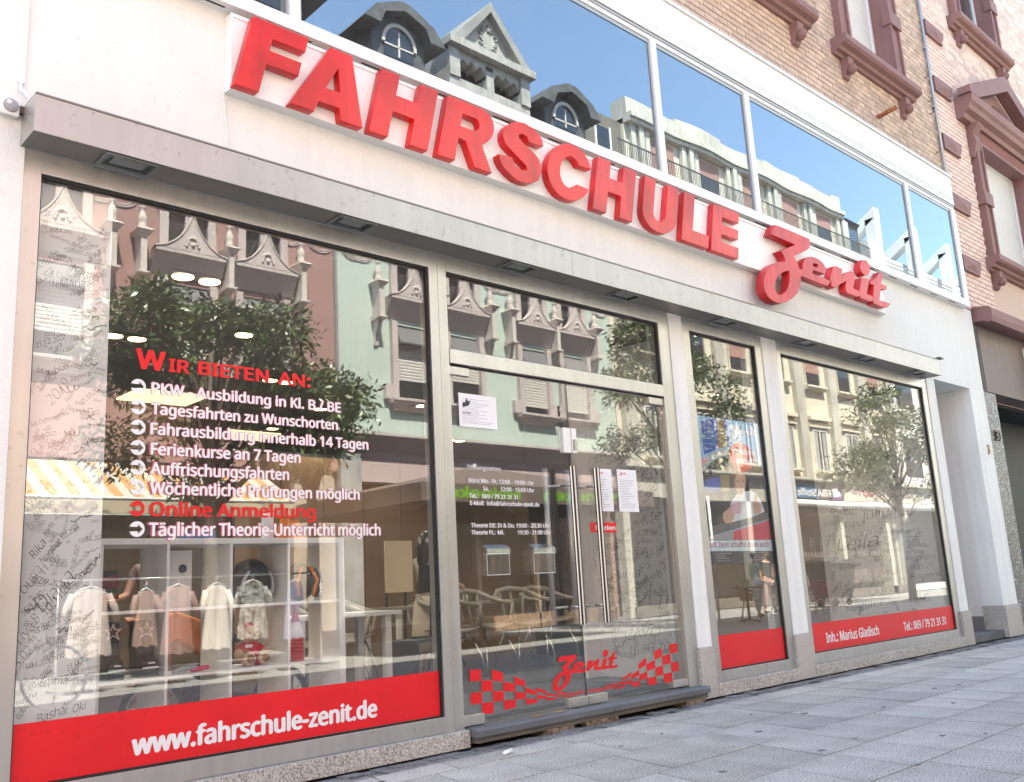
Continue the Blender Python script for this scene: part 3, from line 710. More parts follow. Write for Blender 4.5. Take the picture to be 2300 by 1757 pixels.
HRS=[('Öffnungszeiten',4.325,4.65,1.845,.030),('Büro:',4.335,4.445,1.752,.031),('Mo.- Fr. 13:00 - 19:00 Uhr',4.455,4.985,1.752,.031),('Sa.',4.47,4.525,1.698,.031),('12:00 - 15:00 Uhr',4.64,4.985,1.698,.031),
('Tel.:',4.335,4.42,1.642,.031),('069 / 79 21 31 31',4.455,4.81,1.642,.031),('E-Mail:',4.34,4.475,1.592,.031),('info@fahrschule-zenit.de',4.50,5.03,1.592,.031),
('Theorie DE: Di & Do. 19:00 - 20:30 Uhr',4.34,5.13,1.435,.031),('Theorie PL:',4.34,4.565,1.385,.031),('Mi.',4.59,4.655,1.385,.031),('19:30 - 21:00 Uhr',4.79,5.135,1.385,.031)]
for s,a,b,z,c in HRS: text(s,a,b,z,c,YV,'vwhite',door,'opening_hours',.03 if z<1.8 else .01,.0012)
box('push_label',(5.585,5.895,YV-.001,YV,1.40,1.48),'vred',door); text('Drücken',5.645,5.885,1.420,.036,YV-.0012,'vwhite',door,'push_word',.03,.001)
Tz=lambda X,Z:(5.055+(X-8.228)*.2526,.25+(Z-3.736)*.272)
for k in ('Z','e','n','i','dot','t'): curve_solid('script_vinyl',ZEN[k],YV-.0015,YV,'vred',door,T=Tz)
# checkered flag band
tl=[(4.27,.48),(4.37,.475),(4.47,.463),(4.57,.435),(4.68,.40),(4.78,.355),(4.89,.30),(4.99,.262),(5.09,.245),(5.19,.235),(5.29,.226),(5.39,.224)]
bl_=[(4.27,.25),(4.37,.19),(4.47,.193),(4.57,.205),(4.68,.21),(4.78,.207),(4.88,.205),(4.99,.202),(5.09,.20),(5.19,.20),(5.29,.20),(5.39,.20)]
tl=[(x,t) for x,t in tl]; botL=[.18,.18,.18,.185,.19,.195,.197,.198,.198,.198,.199,.20]
tr=[(5.43,.224),(5.53,.226),(5.63,.232),(5.74,.242),(5.84,.268),(5.94,.305),(6.04,.355),(6.14,.40),(6.25,.435),(6.35,.46),(6.46,.475),(6.56,.48)]
botR=[.20,.2,.2,.198,.196,.194,.19,.184,.176,.178,.18,.18]
ck=MB()
for top,bot,par in ((tl,botL,0),(tr,botR,0)):
    for i in range(len(top)-1):
        for r_ in range(4):
            if (i+r_+par)%2: continue
            def zz(j,k): return top[j][1]+(bot[j]-top[j][1])*k/4
            a=[(top[i][0],zz(i,r_)),(top[i+1][0],zz(i+1,r_)),(top[i+1][0],zz(i+1,r_+1)),(top[i][0],zz(i,r_+1))]
            if par==0 and i==0 and r_==3: pass
            ck.prism(a,YV-.0015,YV,'y')
o=ck.build('checkered_flag_vinyl','vred',door); tag(o,kind='stuff')
# ================= NEIGHBOUR BUILDING (right) =================
nb=empty('neighbour_building',(18,0,0),'pink brick neighbour house with dusty red sandstone window surrounds and dark mosaic shopfront','building')
mb=MB()
for q in ((14.285,15.68,4.66,16),(17.97,34,4.66,16),(15.68,17.97,4.66,5.66),(15.68,15.78,7.88,16),(17.52,17.97,7.88,16),(15.78,17.52,7.88,9.98),(15.78,17.52,12.97,16)): mb.box(q[0],q[1],.02,.4,q[2],q[3])
mb.box(14.285,14.5,.4,9,0,16).box(33.8,34,.4,9,0,16).box(14.285,34,9,9.2,0,16).build('wall','mortarp',nb)
NH=[(15.42,18.25,4.66,8.65),(15.35,18.1,9.7,13.5),(19.9,22.6,9.7,13.5)]
print('bricksn',brick_wall(nb,14.29,21.5,4.70,13.2,-.006,NH,.275,.0775,.006,'brickp',.028,limit=290,jit=.0015))
def quoin(z,parent):
    q=MB().prism([(14.25,z),(14.86,z),(14.84,z+.05),(14.92,z+.13),(14.95,z+.25),(14.25,z+.25)],-.05,.02,'y')
    q.add([(14.32,-.05,z+.04),(14.80,-.05,z+.04),(14.86,-.05,z+.22),(14.32,-.05,z+.22),(14.56,-.085,z+.13)],[(0,1,4),(1,2,4),(2,3,4),(3,0,4)])
    q.build('quoin_block','sandstone',parent)
for z in (5.30,6.29,7.27,8.25,9.24,10.22,11.2): quoin(z,nb)
nw=stone_window(nb,15.85,17.45,10.06,12.9,0,'n',trim=.22,shut=False)
lw=stone_window(nb,15.75,17.9,5.74,7.78,0,'n',trim=.24,shut=True)
# pediment over the lower window
pd=MB(); cx=16.85
pd.prism([(.02,8.02),(-.12,8.02),(-.14,8.10),(-.22,8.14),(-.24,8.22),(-.28,8.26),(-.30,8.38),(.02,8.38)],15.05,18.62,'x')
pd.prism([(15.0,8.385),(15.35,8.385),(cx+.02,9.02),(18.32,8.385),(18.68,8.385),(18.68,8.50),(cx,9.30),(15.0,8.50)],-.30,-.10)
pd.prism([(15.4,8.39),(18.28,8.39),(cx,9.0)],-.10,.0)
for xc in (15.5,18.2): pd.prism([(.0,7.45),(-.06,7.45),(-.14,7.7),(-.10,7.85),(-.2,8.0),(-.2,8.02),(.0,8.02)],xc-.11,xc+.11,'x')
pd.build('pediment','sandstone',lw)
fan=MB()
for k in range(16):
    t=R(8+164*k/15); fan.tube([(cx,-.11,8.42),(cx+.62*math.cos(t),-.14,8.42+.30*math.sin(t))],.022,5)
o=fan.build('carved_fan','sandstone',lw); tag(o,kind='stuff')
fz=MB(); fz.box(15.8,17.9,-.075,-.02,7.84,8.0); fz.build('carved_frieze',mat('carved_stone',(.25,.10,.09),.9,bump=2.5,bscale=22),lw)
MB().prism([(.02,4.50),(-.16,4.50),(-.18,4.47),(-.26,4.47),(-.28,4.55),(-.28,4.66),(-.24,4.70),(.02,4.74)],14.36,33,'x').build('cornice','sandstone',nb)
MB().box(14.46,16.2,-.01,.3,3.46,4.465).box(16.2,33,-.01,.3,3.46,4.465).build('fascia_panel','brown',nb)
MB().box(14.36,14.44,-.005,.02,3.46,4.465).build('conduit_strip',mat('old_strip',(.12,.115,.11),.9,var=.4,scale=30),nb)
box('light_box',(16.25,18.5,-.20,-.012,3.62,4.36),'white',nb,.01)
M['mosaic']=speckle('grey_mosaic_base',.1,[(.3,(.07,.065,.065)),(.7,(.12,.115,.11))],scale=40)
box('mosaic_pier',(14.30,14.78,.0,.5,0,3.455),'mosaic',nb)
box('mosaic_recess',(14.78,33,.9,1.0,0,3.455),'rubber',nb); box('recess_soffit',(14.78,33,.3,.9,3.40,3.455),'dark',nb)
tm=[]
for c in ((.10,.10,.10),(.16,.155,.15),(.26,.25,.24),(.45,.04,.05),(.6,.6,.6),(.15,.22,.35)): tm.append(mat('mosaic_tile',c,.3))
t=MB(); z=.03
while z<3.43:
    x=14.31
    while x<14.765:
        t.k=random.choices(range(6),[30,30,18,1,2,1])[0]; d_=random.uniform(.001,.008); t.box(x,x+.030,-d_,.002,z,z+.014); x+=.0335
    z+=.0165
o=t.build('mosaic_tiles',tm,nb); tag(o,kind='stuff')
t=MB(); z=.03; tm2=[mat('black_tile',(.012,.012,.014),.15),mat('grey_tile',(.12,.12,.13),.2),tm[3],tm[4],tm[5]]
while z<3.38:
    x=14.80
    while x<17.4:
        t.k=random.choices(range(5),[160,4,1,1.2,1])[0]; t.box(x,x+.021,.896,.903,z,z+.021); x+=.0245
    z+=.0245
o=t.build('dark_mosaic_tiles',tm2,nb); tag(o,kind='stuff')
text('30',14.46,14.66,2.73,.15,-.01,mat('dark_bronze',(.10,.07,.05),.4,metal=.7),nb,'house_number',.03,.02)

# ================= OPPOSITE SIDE OF THE STREET =================
YF=-12.5
M['pink']=mat('dusty_pink_render',(.37,.225,.215),.9,var=.06,scale=.8,bump=.2,bscale=40,streak=.05)
M['mint']=mat('mint_render',(.50,.60,.56),.9,var=.05,scale=.6,bump=.2,bscale=30,streak=.06)
M['cream']=mat('cream_render',(.72,.66,.55),.9,var=.05,scale=.7,streak=.08)
M['creaml']=mat('pale_pilaster',(.56,.535,.48),.85,var=.12,scale=1.5,streak=.25)
M['trimgrey']=mat('mauve_grey_stone',(.54,.47,.47),.8,var=.07,scale=1.2,bump=.2,streak=.08)
M['trimlight']=mat('pale_stone',(.60,.54,.52),.8,var=.07,scale=2)
M['slate']=mat('slate',(.085,.085,.088),.6,var=.35,scale=6,bump=.6,bscale=25)
M['sshut']=mat('grey_shutter',(.62,.60,.58),.6)
M['pshut']=mat('pink_shutter',(.50,.30,.26),.6)
M['winglass']=mat('far_window_glass',(.02,.025,.03),.05,spec=1)
def copyscale(*a): pass
def slats(x0,x1,z0,z1,yb,m,parent,p=.075,name='shutter_slats'):
    s=MB(); z=z0
    while z<z1-.02: s.prism([(yb,z),(yb+.022,z+.006),(yb+.026,z+p*.55),(yb+.018,z+p*.86),(yb,z+p*.86)],x0,x1,'x'); z+=p
    o=s.build(name,m,parent); tag(o,kind='stuff'); return o
def gothic_window(parent,cx,zs=5.42,shutz=None,m='trimgrey',fin=(True,True)):
    """ogee hooded window; facade plane YF, looks towards +y"""
    w_=empty('window',(cx,YF,zs),parent=parent)
    y=YF
    shutz=shutz or (5.53+random.choice([.05,.2,.3,.45,.6]),6.95)
    MB().box(cx-.48,cx+.48,y-.001,y+.008,zs+.10,7.35).build('pane','winglass',w_)
    fr=MB(); 
    for s in (-1,1):
        a,b=sorted((cx+s*.48,cx+s*.64)); fr.box(a,b,y,y+.13,zs+.10,7.40)
        a,b=sorted((cx+s*.62,cx+s*.86)); fr.box(a,b,y,y+.12,zs+.08,zs+.42)
    fr.build('jamb_stones',m,w_)
    MB().prism([(y,zs-.02),(y+.20,zs-.02),(y+.24,zs+.04),(y+.24,zs+.10),(y,zs+.10)],cx-.72,cx+.72,'x').prism([(y,zs-.16),(y+.10,zs-.16),(y+.16,zs-.02),(y,zs-.02)],cx-.6,cx+.6,'x').build('sill',m,w_)
    slats(cx-.48,cx+.48,shutz[0],shutz[1],y+.009,'sshut',w_)
    # opened-out shutter box shadowed by the hood
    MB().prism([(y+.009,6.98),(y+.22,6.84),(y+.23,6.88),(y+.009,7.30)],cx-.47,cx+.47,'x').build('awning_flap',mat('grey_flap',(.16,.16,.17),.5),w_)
    # sloping cove and ledge
    hd=MB(); hd.prism([(y,7.50),(y+.03,7.50),(y+.26,7.90),(y+.30,7.92),(y+.30,7.99),(y,8.0)],cx-.74,cx+.74,'x')
    prof=[(-.76,0),(-.55,.06),(-.38,.17),(-.22,.34),(-.10,.54),(0,.80),(.10,.54),(.22,.34),(.38,.17),(.55,.06),(.76,0)]
    outer=[(cx+a,8.0+b) for a,b in prof]
    inner=[(cx+a*.80,8.0+b*.80-.0) for a,b in prof[1:-1]]
    hd.prism(outer,y+.14,y+.30)
    hd.build('gable_hood',m,w_)
    rim=MB()
    for i in range(len(outer)-1):
        p,q=outer[i],outer[i+1]; rim.tube([(p[0],y+.31,p[1]),(q[0],y+.31,q[1])],.016,5)
    rim.build('hood_rim','trimlight',w_)
    orn=MB()
    for k in range(9):
        t=R(200*k/8-10); orn.ball((cx+.13*math.cos(t)*(1-.2*(k%2)),y+.305,8.14+.13*math.sin(t)*1.2),(.035,.03,.045),8)
    orn.ball((cx,y+.305,8.14),(.05,.04,.05),8); o=orn.build('carved_leaves','trimlight',w_); tag(o,kind='stuff')
    # window of the floor above, with scalloped head
    up=MB(); up.box(cx-.60,cx-.42,y,y+.10,8.02,10.2).box(cx+.42,cx+.60,y,y+.10,8.02,10.2).box(cx-.07,cx+.07,y+.0081,y+.09,8.05,10.2).box(cx-.6,cx+.6,y,y+.16,10.2,10.6).box(cx-.62,cx+.62,y,y+.14,8.9,9.12)
    up.build('upper_surround',m,w_); MB().box(cx-.42,cx+.42,y,y+.008,8.05,10.2).build('upper_pane','winglass',w_)
    return w_
def finial(parent,cx):
    f=MB(); y=YF+.22
    f.box(cx-.06,cx+.06,YF,YF+.32,7.40,8.24)
    f.add([(cx-.16,YF-.01,8.24),(cx+.16,YF-.01,8.24),(cx+.16,YF+.42,8.24),(cx-.16,YF+.42,8.24),(cx-.08,YF+.02,8.14),(cx+.08,YF+.02,8.14),(cx+.08,YF+.34,8.14),(cx-.08,YF+.34,8.14),(cx-.12,YF,8.28),(cx+.12,YF,8.28),(cx+.12,YF+.38,8.28),(cx-.12,YF+.38,8.28)],
      [(0,1,2,3),(0,4,5,1),(1,5,6,2),(2,6,7,3),(3,7,4,0),(0,1,9,8),(1,2,10,9),(2,3,11,10),(3,0,8,11),(8,9,10,11),(4,7,6,5)])
    f.lathe([(.09,8.30),(.11,8.34),(.07,8.38),(.085,8.46),(.095,8.53),(.06,8.62),(.04,8.68),(.05,8.72),(.075,8.76),(.04,8.78)],(cx,y-.03,0),10)
    f.prism([(YF,6.72),(YF+.05,6.74),(YF+.08,6.95),(YF+.16,7.05),(YF+.24,7.40),(YF,7.40)],cx-.06,cx+.06,'x')
    f.prism([(YF,7.30),(YF+.36,7.36),(YF+.36,7.40),(YF,7.42)],cx-.12,cx+.12,'x')
    f.ball((cx,YF+.13,7.12),(.055,.07,.09),8)
    return f.build('finial_post','trimlight',parent)
def U(z): return 1+(z-1)*.9886
dh=empty('gabled_double_house',(11.4,YF,0),'old gabled double house across the street, left half dusty pink and right half mint green','house')
# shell (top above eaves)
hp=MB(); hp.box(-12,11.36,YF-.4,YF,3.72,U(14.1)).build('pink_wall','pink',dh)
hp=MB(); hp.box(11.36,20.97,YF-.4,YF,4.60,U(14.1)).build('mint_wall','mint',dh)
MB().box(11.33,11.40,YF,YF+.07,4.6,14).build('rain_pipe','zinc',dh)
MB().box(-12,20.97,YF-9,YF-8.8,0,14.2).box(-12,-11.8,YF-8.8,YF-.4,0,14.2).box(20.8,20.97,YF-8.8,YF-.4,0,14.2).build('rear_walls','pink',dh)
for c in (1.2,3.7,5.35): gothic_window(dh,c)
for c in (7.83,9.53): gothic_window(dh,c)
for c in (13.50,15.16,17.64,19.27): gothic_window(dh,c)
for c in (6.28,6.85,8.68,10.40,12.45,14.33,16.02,16.72,18.45,20.12): finial(dh,c)
gw=MB(); # blind tracery rings between windows
for c in (11.0,10.2,6.5,6.1,11.9,12.1,16.3,20.6,16.6):
    for r_ in (.28,.22): gw.tube([(c+r_*1.1*math.cos(R(a)),YF+.01,8.95+r_*.72*math.sin(R(a))) for a in range(0,361,24)],.018,5,False)
gw.build('blind_rings','trimgrey',dh)
# cornice strips and ground floor
MB().prism([(YF,4.20),(YF+.20,4.42),(YF+.34,4.56),(YF+.34,4.62),(YF,4.62)],11.38,21.0,'x').build('shop_cornice','trimgrey',dh)
MB().box(11.9,20.97,YF-.3,YF+.02,3.52,4.22).build('lintel_band',mat('pale_pink_render',(.50,.40,.41),.85,var=.05),dh)
MB().box(11.38,11.92,YF-.3,YF+.10,0,4.2).build('grey_pier',mat('weathered_pier',(.38,.40,.42),.85,var=.15,scale=3,streak=.2),dh)
MB().box(-12,4.0,YF-.3,YF,0,3.72).box(10.3,11.3,YF-.3,YF-.05,0,3.7).box(8.9,9.3,YF-.3,YF-.05,0,3.3).build('ground_floor_wall',mat('pale_timber',(.45,.38,.33),.8,var=.1),dh)
MB().box(4.0,10.3,YF-3,YF-2.8,0,3.72).box(11.9,20.97,YF-4,YF-3.8,0,3.6).box(4,10.3,YF-2.8,YF-.4,3.6,3.72).box(11.9,20.97,YF-3.8,YF-.4,3.5,3.62).build('shop_back','dark',dh)
for a,b in ((4.1,6.2),(6.25,8.85),(11.95,14.5),(14.55,17.4),(17.45,20.4)):
    box('shop_pane',(a,b,YF-.15,YF-.13,.35,3.3),'glass',dh)
shopf=MB()
for a in (4.05,6.2,8.85,14.5,17.4,20.4): shopf.box(a,a+.06,YF-.2,YF-.05,.0,3.4)
shopf.box(4,9,YF-.2,YF-.05,0,.35).box(11.95,20.5,YF-.2,YF-.05,0,.35)
shopf.build('shopfront_frame',mat('timber_frame',(.30,.20,.14),.6),dh)
# spikes on cornice
s_=MB(); x=11.5
while x<21: 
    s_.tube([(x,YF+.30,4.62),(x+.03,YF+.32,4.74)],.003,3,False); s_.tube([(x,YF+.25,4.62),(x-.02,YF+.22,4.74)],.003,3,False); x+=.09
o=s_.build('bird_spikes','zinc',dh); tag(o,kind='stuff')
# roof: slate mansard with dormers
zr=U(14.4)
MB().prism([(YF+.12,zr-.35),(YF+.12,zr-.30),(YF+.05,zr-.26),(YF-1.1,zr+.05),(YF-4.5,zr+.9),(YF-9,zr+.1),(YF-9,zr-.05)],-12,20.95,'x').build('roof','slate',dh)
def dormer(cx,hw,top,eave,parent):
    d=empty('dormer',(cx,YF,zr),parent=parent)
    y0,y1=YF-2.2,YF+.30
    out=[(cx-hw,eave),(cx-hw*.72,eave+(top-eave)*.55),(cx-hw*.12,top),(cx+hw*.12,top),(cx+hw*.72,eave+(top-eave)*.55),(cx+hw,eave)]
    MB().prism(out+[(cx+hw*.62,eave-.02),(cx+hw*.5,eave+(top-eave)*.42),(cx,top-.22),(cx-hw*.5,eave+(top-eave)*.42),(cx-hw*.62,eave-.02)],y0,y1+.25).build('dormer_roof','slate',d)
    MB().prism([(cx-hw*.66,zr-.5),(cx+hw*.66,zr-.5),(cx+hw*.66,eave),(cx+hw*.5,eave+(top-eave)*.42),(cx,top-.2),(cx-hw*.5,eave+(top-eave)*.42),(cx-hw*.66,eave)],y0,y1-.1).build('dormer_front','slate',d)
    a=arc(cx,eave-.25,hw*.36,hw*.40,0,180,14)
    MB().prism(a+[(cx-hw*.36,zr-.05),(cx+hw*.36,zr-.05)],y1-.1,y1-.08).build('pane','winglass',d)
    fr=MB(); b=arc(cx,eave-.25,hw*.43,hw*.48,0,180,14)
    fr.prism(b+a[::-1],y1-.1,y1-.04)
    fr.box(cx-.025,cx+.025,y1-.08,y1-.06,zr,eave+hw*.1).box(cx-hw*.36,cx+hw*.36,y1-.08,y1-.06,eave-.3,eave-.26)
    fr.build('round_head_frame','trimlight',d)
for cx,hw,top,ev in ((9.2,1.9,16.4,15.1),(13.25,1.25,15.75,14.95),(19.4,1.25,15.65,14.85)):
    dormer(cx*.9886,hw,U(top),U(ev),dh)
g_=empty('stone_gable',(16.25,YF,zr),parent=dh)
gx0,gx1=14.95*.9886,18.0*.9886; gc=16.45*.9886; ze=U(15.45); zt=U(17.2)
mb=MB(); mb.box(gx0,gx1,YF-2,YF+.15,zr-.5,zr+.2).box(gx0,gx0+.35,YF-2,YF+.2,zr+.2,ze).box(gx1-.35,gx1,YF-2,YF+.2,zr+.2,ze).box(gc-.14,gc+.14,YF-.3,YF+.15,zr+.2,ze-.25)
for c in ((gx0+.35+gc-.14)/2,(gx1-.35+gc+.14)/2):
    hw=(gc-.14-gx0-.35)/2
    mb.prism([(c-hw,ze-.1),(c-hw,ze-.5)]+[(c-hw+2*hw*k/12,ze-.42+.16*abs(math.sin(R(180*k/4)))+.08*math.sin(R(180*k/12))) for k in range(13)]+[(c+hw,ze-.5),(c+hw,ze-.1)],YF-.3,YF+.13)
mb.box(gx0,gx1,YF-2,YF+.13,ze-.1,ze)
mb.prism([(gx0-.1,ze),(gx1+.1,ze),(gx1+.1,ze+.22),(gx0-.1,ze+.22)],YF-.3,YF+.38)
mb.prism([(gx0+.35,ze+.22),(gx1-.35,ze+.22),(gc,zt-.1)],YF-.3,YF+.12)
M['gab']=mat('sooty_gable_stone',(.42,.395,.37),.9,var=.2,scale=3,streak=.2); M['gabd']=mat('sooty_coping',(.27,.26,.25),.9,var=.2,scale=3)
mb.build('gable_stone','gab',g_)
MB().prism([(gx0+.05,ze+.222),(gx0+.40,ze+.222),(gc,zt-.22),(gx1-.40,ze+.222),(gx1-.05,ze+.222),(gc,zt+.08)],YF-2,YF+.34).build('gable_coping','gabd',g_)
orn=MB()
for k in range(60):
    t=random.uniform(0,2*math.pi); r_=random.uniform(.28,.46); a,b=r_*math.cos(t)*.8,r_*math.sin(t)
    if abs(a)< (.62-b)*.75: orn.ball((gc+a,YF+.13,ze+.72+b),(.05,.05,.05),6)
o=orn.build('carved_cartouche','gabd',g_); tag(o,kind='stuff')
MB().box(gx0+.36,gx1-.36,YF-.6,YF-.5,zr+.2,ze).build('gable_panes','winglass',g_)

# ---- grey stone infill + cream building ----
cb=empty('cream_curved_building',(30,YF,0),'cream rendered building across the street with pilasters, balconies and wavy roof parapet','building')
M['greystone']=mat('grey_ashlar',(.16,.145,.13),.9,var=.2,scale=3,bump=.4,bscale=20)
MB().box(20.45*.9886+.3,22.55*.9886,YF-2,YF-.2,13.9,U(15.75)).build('stone_attic','greystone',cb)
MB().box(21.25*.9886,21.9*.9886,YF-.205,YF-.18,14.2,U(15.3)).build('attic_pane','winglass',cb)
MB().box(21.18*.9886,21.25*.9886,YF-.21,YF-.15,14.2,U(15.35)).box(21.9*.9886,21.97*.9886,YF-.21,YF-.15,14.2,U(15.35)).build('attic_frame','white',cb)
MB().box(21.0,39,YF-.4,YF,4.28,13.95).build('cream_wall','cream',cb)
MB().box(21.0,39,YF-9,YF-8.8,0,14).box(38.8,39,YF-8.8,YF-.4,0,14).build('rear_walls','cream',cb)
MB().box(22.6*.9886,37*.9886,YF-6,YF-.10,13.95,U(15.9)).build('attic_core','cream',cb)
# pilasters and windows
for k in range(-2,6):
    cx=27.75+2.5*k
    if cx>38.5 or cx<21.8: continue
    w_=empty('window',(cx,YF,7.8),parent=cb)
    box('pane',(cx-.48,cx+.48,YF-.001,YF+.01,7.93,9.4),'winglass',w_); slats(cx-.48,cx+.48,8.95 if k%2 else 8.45,9.4,YF+.012,'pshut',w_,.05)
    MB().box(cx-.56,cx-.48,YF,YF+.05,7.93,9.4).box(cx+.48,cx+.56,YF,YF+.05,7.93,9.4).build('frame','creaml',w_)
    MB().prism([(YF,7.76),(YF+.1,7.76),(YF+.22,7.86),(YF+.22,7.93),(YF,7.93)],cx-.72,cx+.72,'x').build('sill','cream',w_)
for k in range(-2,5):
    cx=27.85+2.5*k
    if cx<22: continue
    w_=empty('window',(cx,YF,4.6),parent=cb)
    box('pane',(cx-.55,cx+.55,YF-.001,YF+.01,4.70,6.28),'winglass',w_)
    fr=MB(); 
    for a in (-.55,.49,-.03): fr.box(cx+a,cx+a+.06,YF+.0101,YF+.04,4.70,6.28)
    fr.box(cx-.55,cx+.55,YF+.0101,YF+.035,6.22,6.28); fr.build('frame','white',w_)
    cu_=MB(); cu_.box(cx-.45,cx-.15,YF+.0102,YF+.012,4.75,6.2).box(cx+.2,cx+.45,YF+.0102,YF+.012,4.75,6.2); cu_.build('curtain',mat('net_curtain',(.35,.35,.33),.9),w_)
    mb=MB()
    for z,d in ((6.36,.10),(6.46,.06),(6.62,.16)): mb.box(cx-.80,cx+.80,YF,YF+d,z,z+.06 if z<6.6 else z+.14)
    mb.prism([(YF,4.56),(YF+.2,4.62),(YF+.2,4.70),(YF,4.70)],cx-.68,cx+.68,'x'); mb.build('mouldings','cream',w_)
for k in range(-2,6):
    cx=26.5+2.5*k
    if cx>21.2: box('pilaster',(cx-.28,cx+.28,YF,YF+.18,4.30,13.9),'creaml',cb)
# top floor: pilasters grouped, curved cornice and parapet, railing
def wav(x): return .018*math.sin((x-22)*2*math.pi/3.6)
xs=[22.6*.9886+i*.3 for i in range(48)]
top=MB()
for i in range(len(xs)-1):
    a,b=xs[i],xs[i+1]
    ya,yb=YF+.05+3*wav(a),YF+.05+3*wav(b)
    for z0,z1,d in ((U(15.72),U(15.86),.12),(U(15.86),U(16.02),.2),(U(16.02),U(16.62)+.10*(int(i//9)%2),.0)):
        top.add([(a,ya+d,z0),(b,yb+d,z0),(b,yb+d,z1),(a,ya+d,z1),(a,YF-.6,z0),(b,YF-.6,z0),(b,YF-.6,z1),(a,YF-.6,z1)],[(0,1,2,3),(4,7,6,5),(3,2,6,7),(0,4,5,1),(0,3,7,4),(1,5,6,2)])
top.build('curved_parapet','creaml',cb)
pz=MB(); x=22.8*.9886; k=0
while x<36.6:
    for j in range(3): pz.box(x+j*.36,x+j*.36+.24,YF-.0999,YF+.06+.06*(j%2),13.951,U(15.72))
    x+=2.72*.9886
pz.build('attic_pilasters','creaml',cb)
x=22.8*.9886+1.15
while x<36.0:
    w_=empty('window',(x+.5,YF,14),parent=cb)
    box('pane',(x,x+1.2,YF-.0999,YF-.08,13.951,U(15.6)),'winglass',w_); slats(x,x+1.2,14.1 if int(x)%2 else 14.9,U(15.6),YF-.079,'pshut',w_,.05)
    x+=2.72*.9886
rl=MB(); x=21.3
while x<38: rl.box(x,x+.014,YF+.44,YF+.455,13.95,U(14.62)); x+=.09
rl.box(21.3,38,YF+.43,YF+.465,U(14.62),U(14.66)); o=rl.build('railing',mat('iron_rail',(.10,.10,.10),.6),cb); tag(o,kind='stuff')
box('balcony_slab',(21.0,38.6,YF-.4,YF+.5,13.78,13.95),'creaml',cb)
MB().prism([(YF-1.6,13.95),(YF-.05,13.95),(YF-.05,U(15.7)),(YF+.1,U(15.85)),(YF-1.6,U(15.85))],37.1*.9886,38.5*.9886,'x').build('slate_dormer','slate',cb)
box('slate_dormer_pane',(37.35*.9886,38.2*.9886,YF-.055,YF-.03,14.0,U(15.5)),'mirror',cb)
MB().prism([(YF,4.26),(YF+.22,4.30),(YF+.22,4.38),(YF,4.42)],21.0,45,'x').build('shop_ledge','creaml',cb)
# shop signs of the cream building
sg=box('fabric_shop_sign',(30.0,34.05,YF-.3,YF+.06,3.62,4.245),mat('dark_red_sign',(.07,.03,.045),.4)); tag(sg,'dark fabric shop sign FIBA Stoffe with blue and red stripes across the street','sign')
ys=YF+.0605
box('stripe',(30.3,32.0,ys,ys+.002,3.64,4.22),mat('blue_stripe',(.05,.16,.30),.4),sg); box('stripe',(32.05,33.25,ys,ys+.002,3.64,4.22),mat('dark_stripe',(.05,.03,.05),.4),sg)
box('stripe',(33.25,33.95,ys,ys+.002,3.66,4.2),mat('violet_stripe',(.16,.05,.25),.4),sg)
MB().prism([(33.3,3.72),(33.85,3.78),(33.65,4.12),(33.2,4.05)],ys+.003,ys+.005).build('printed_cloth','white',sg)
text('FIBA Stoffe',33.05,30.6,3.72,.27,ys+.006,'vwhite',sg,'sign_lettering',.03,.004,'+y')
sg=box('baby_shop_sign',(34.1,41.0,YF-.3,YF+.06,3.60,4.235),'creaml'); tag(sg,'cream sign of the children clothing shop MISS BABY across the street','sign')
text('MISS',40.2,37.9,3.80,.33,ys,mat('sign_grey',(.25,.22,.22),.5),sg,'sign_lettering',.02,.004,'+y'); text('BABY',37.2,35.1,3.80,.33,ys,mat('sign_red',(.5,.10,.12),.5),sg,'sign_lettering',.02,.004,'+y')
text('KINDERKLEIDUNG',39.0,35.6,3.64,.10,ys,mat('sign_pale',(.35,.33,.33),.5),sg,'sign_lettering',.0,.004,'+y')
o=MB().lathe([(.13,0),(.13,12.5)],(30.0,YF+.2,3.42),14,'x').build('awning_roll','white'); tag(o,'white rolled up awning tube below the shop signs across the street','awning')
MB().box(21.0,45,YF-5,YF-4.8,0,3.6).box(21,45,YF-4.8,YF-.4,3.5,3.6).build('shop_back','dark',cb)
mb=MB()
for x in (21.0,24.4,27.4,30.2,33.7,37.4,41,44.7): mb.box(x,x+.28,YF-.3,YF-.02,0,4.2)
mb.box(21.28,30,YF-.3,YF-.02,3.45,4.25); mb.build('shopfront_piers','creaml',cb)
for a,b in ((21.3,24.4),(24.7,27.4),(27.7,30.2),(30.5,33.7),(34,37.4),(37.7,41)): box('shop_pane',(a,b,YF-.2,YF-.19,.3,3.44),'glass',cb)
MB().box(21.2,45,YF-.3,YF-.02,0,.3).build('shopfront_sill','greystone',cb)
gd=MB()
for x in np.arange(31,44,.24): gd.box(x,x+.16,YF-1.2,YF-1.0,.5,random.uniform(1.4,2.6))
gd.build('window_display',mat('display_goods',(.28,.22,.22),.8,var=.5,scale=4),cb)
b_=box('security_light',(33.2,34.0,YF+.35,YF+.45,4.72,4.95),'white',cb)
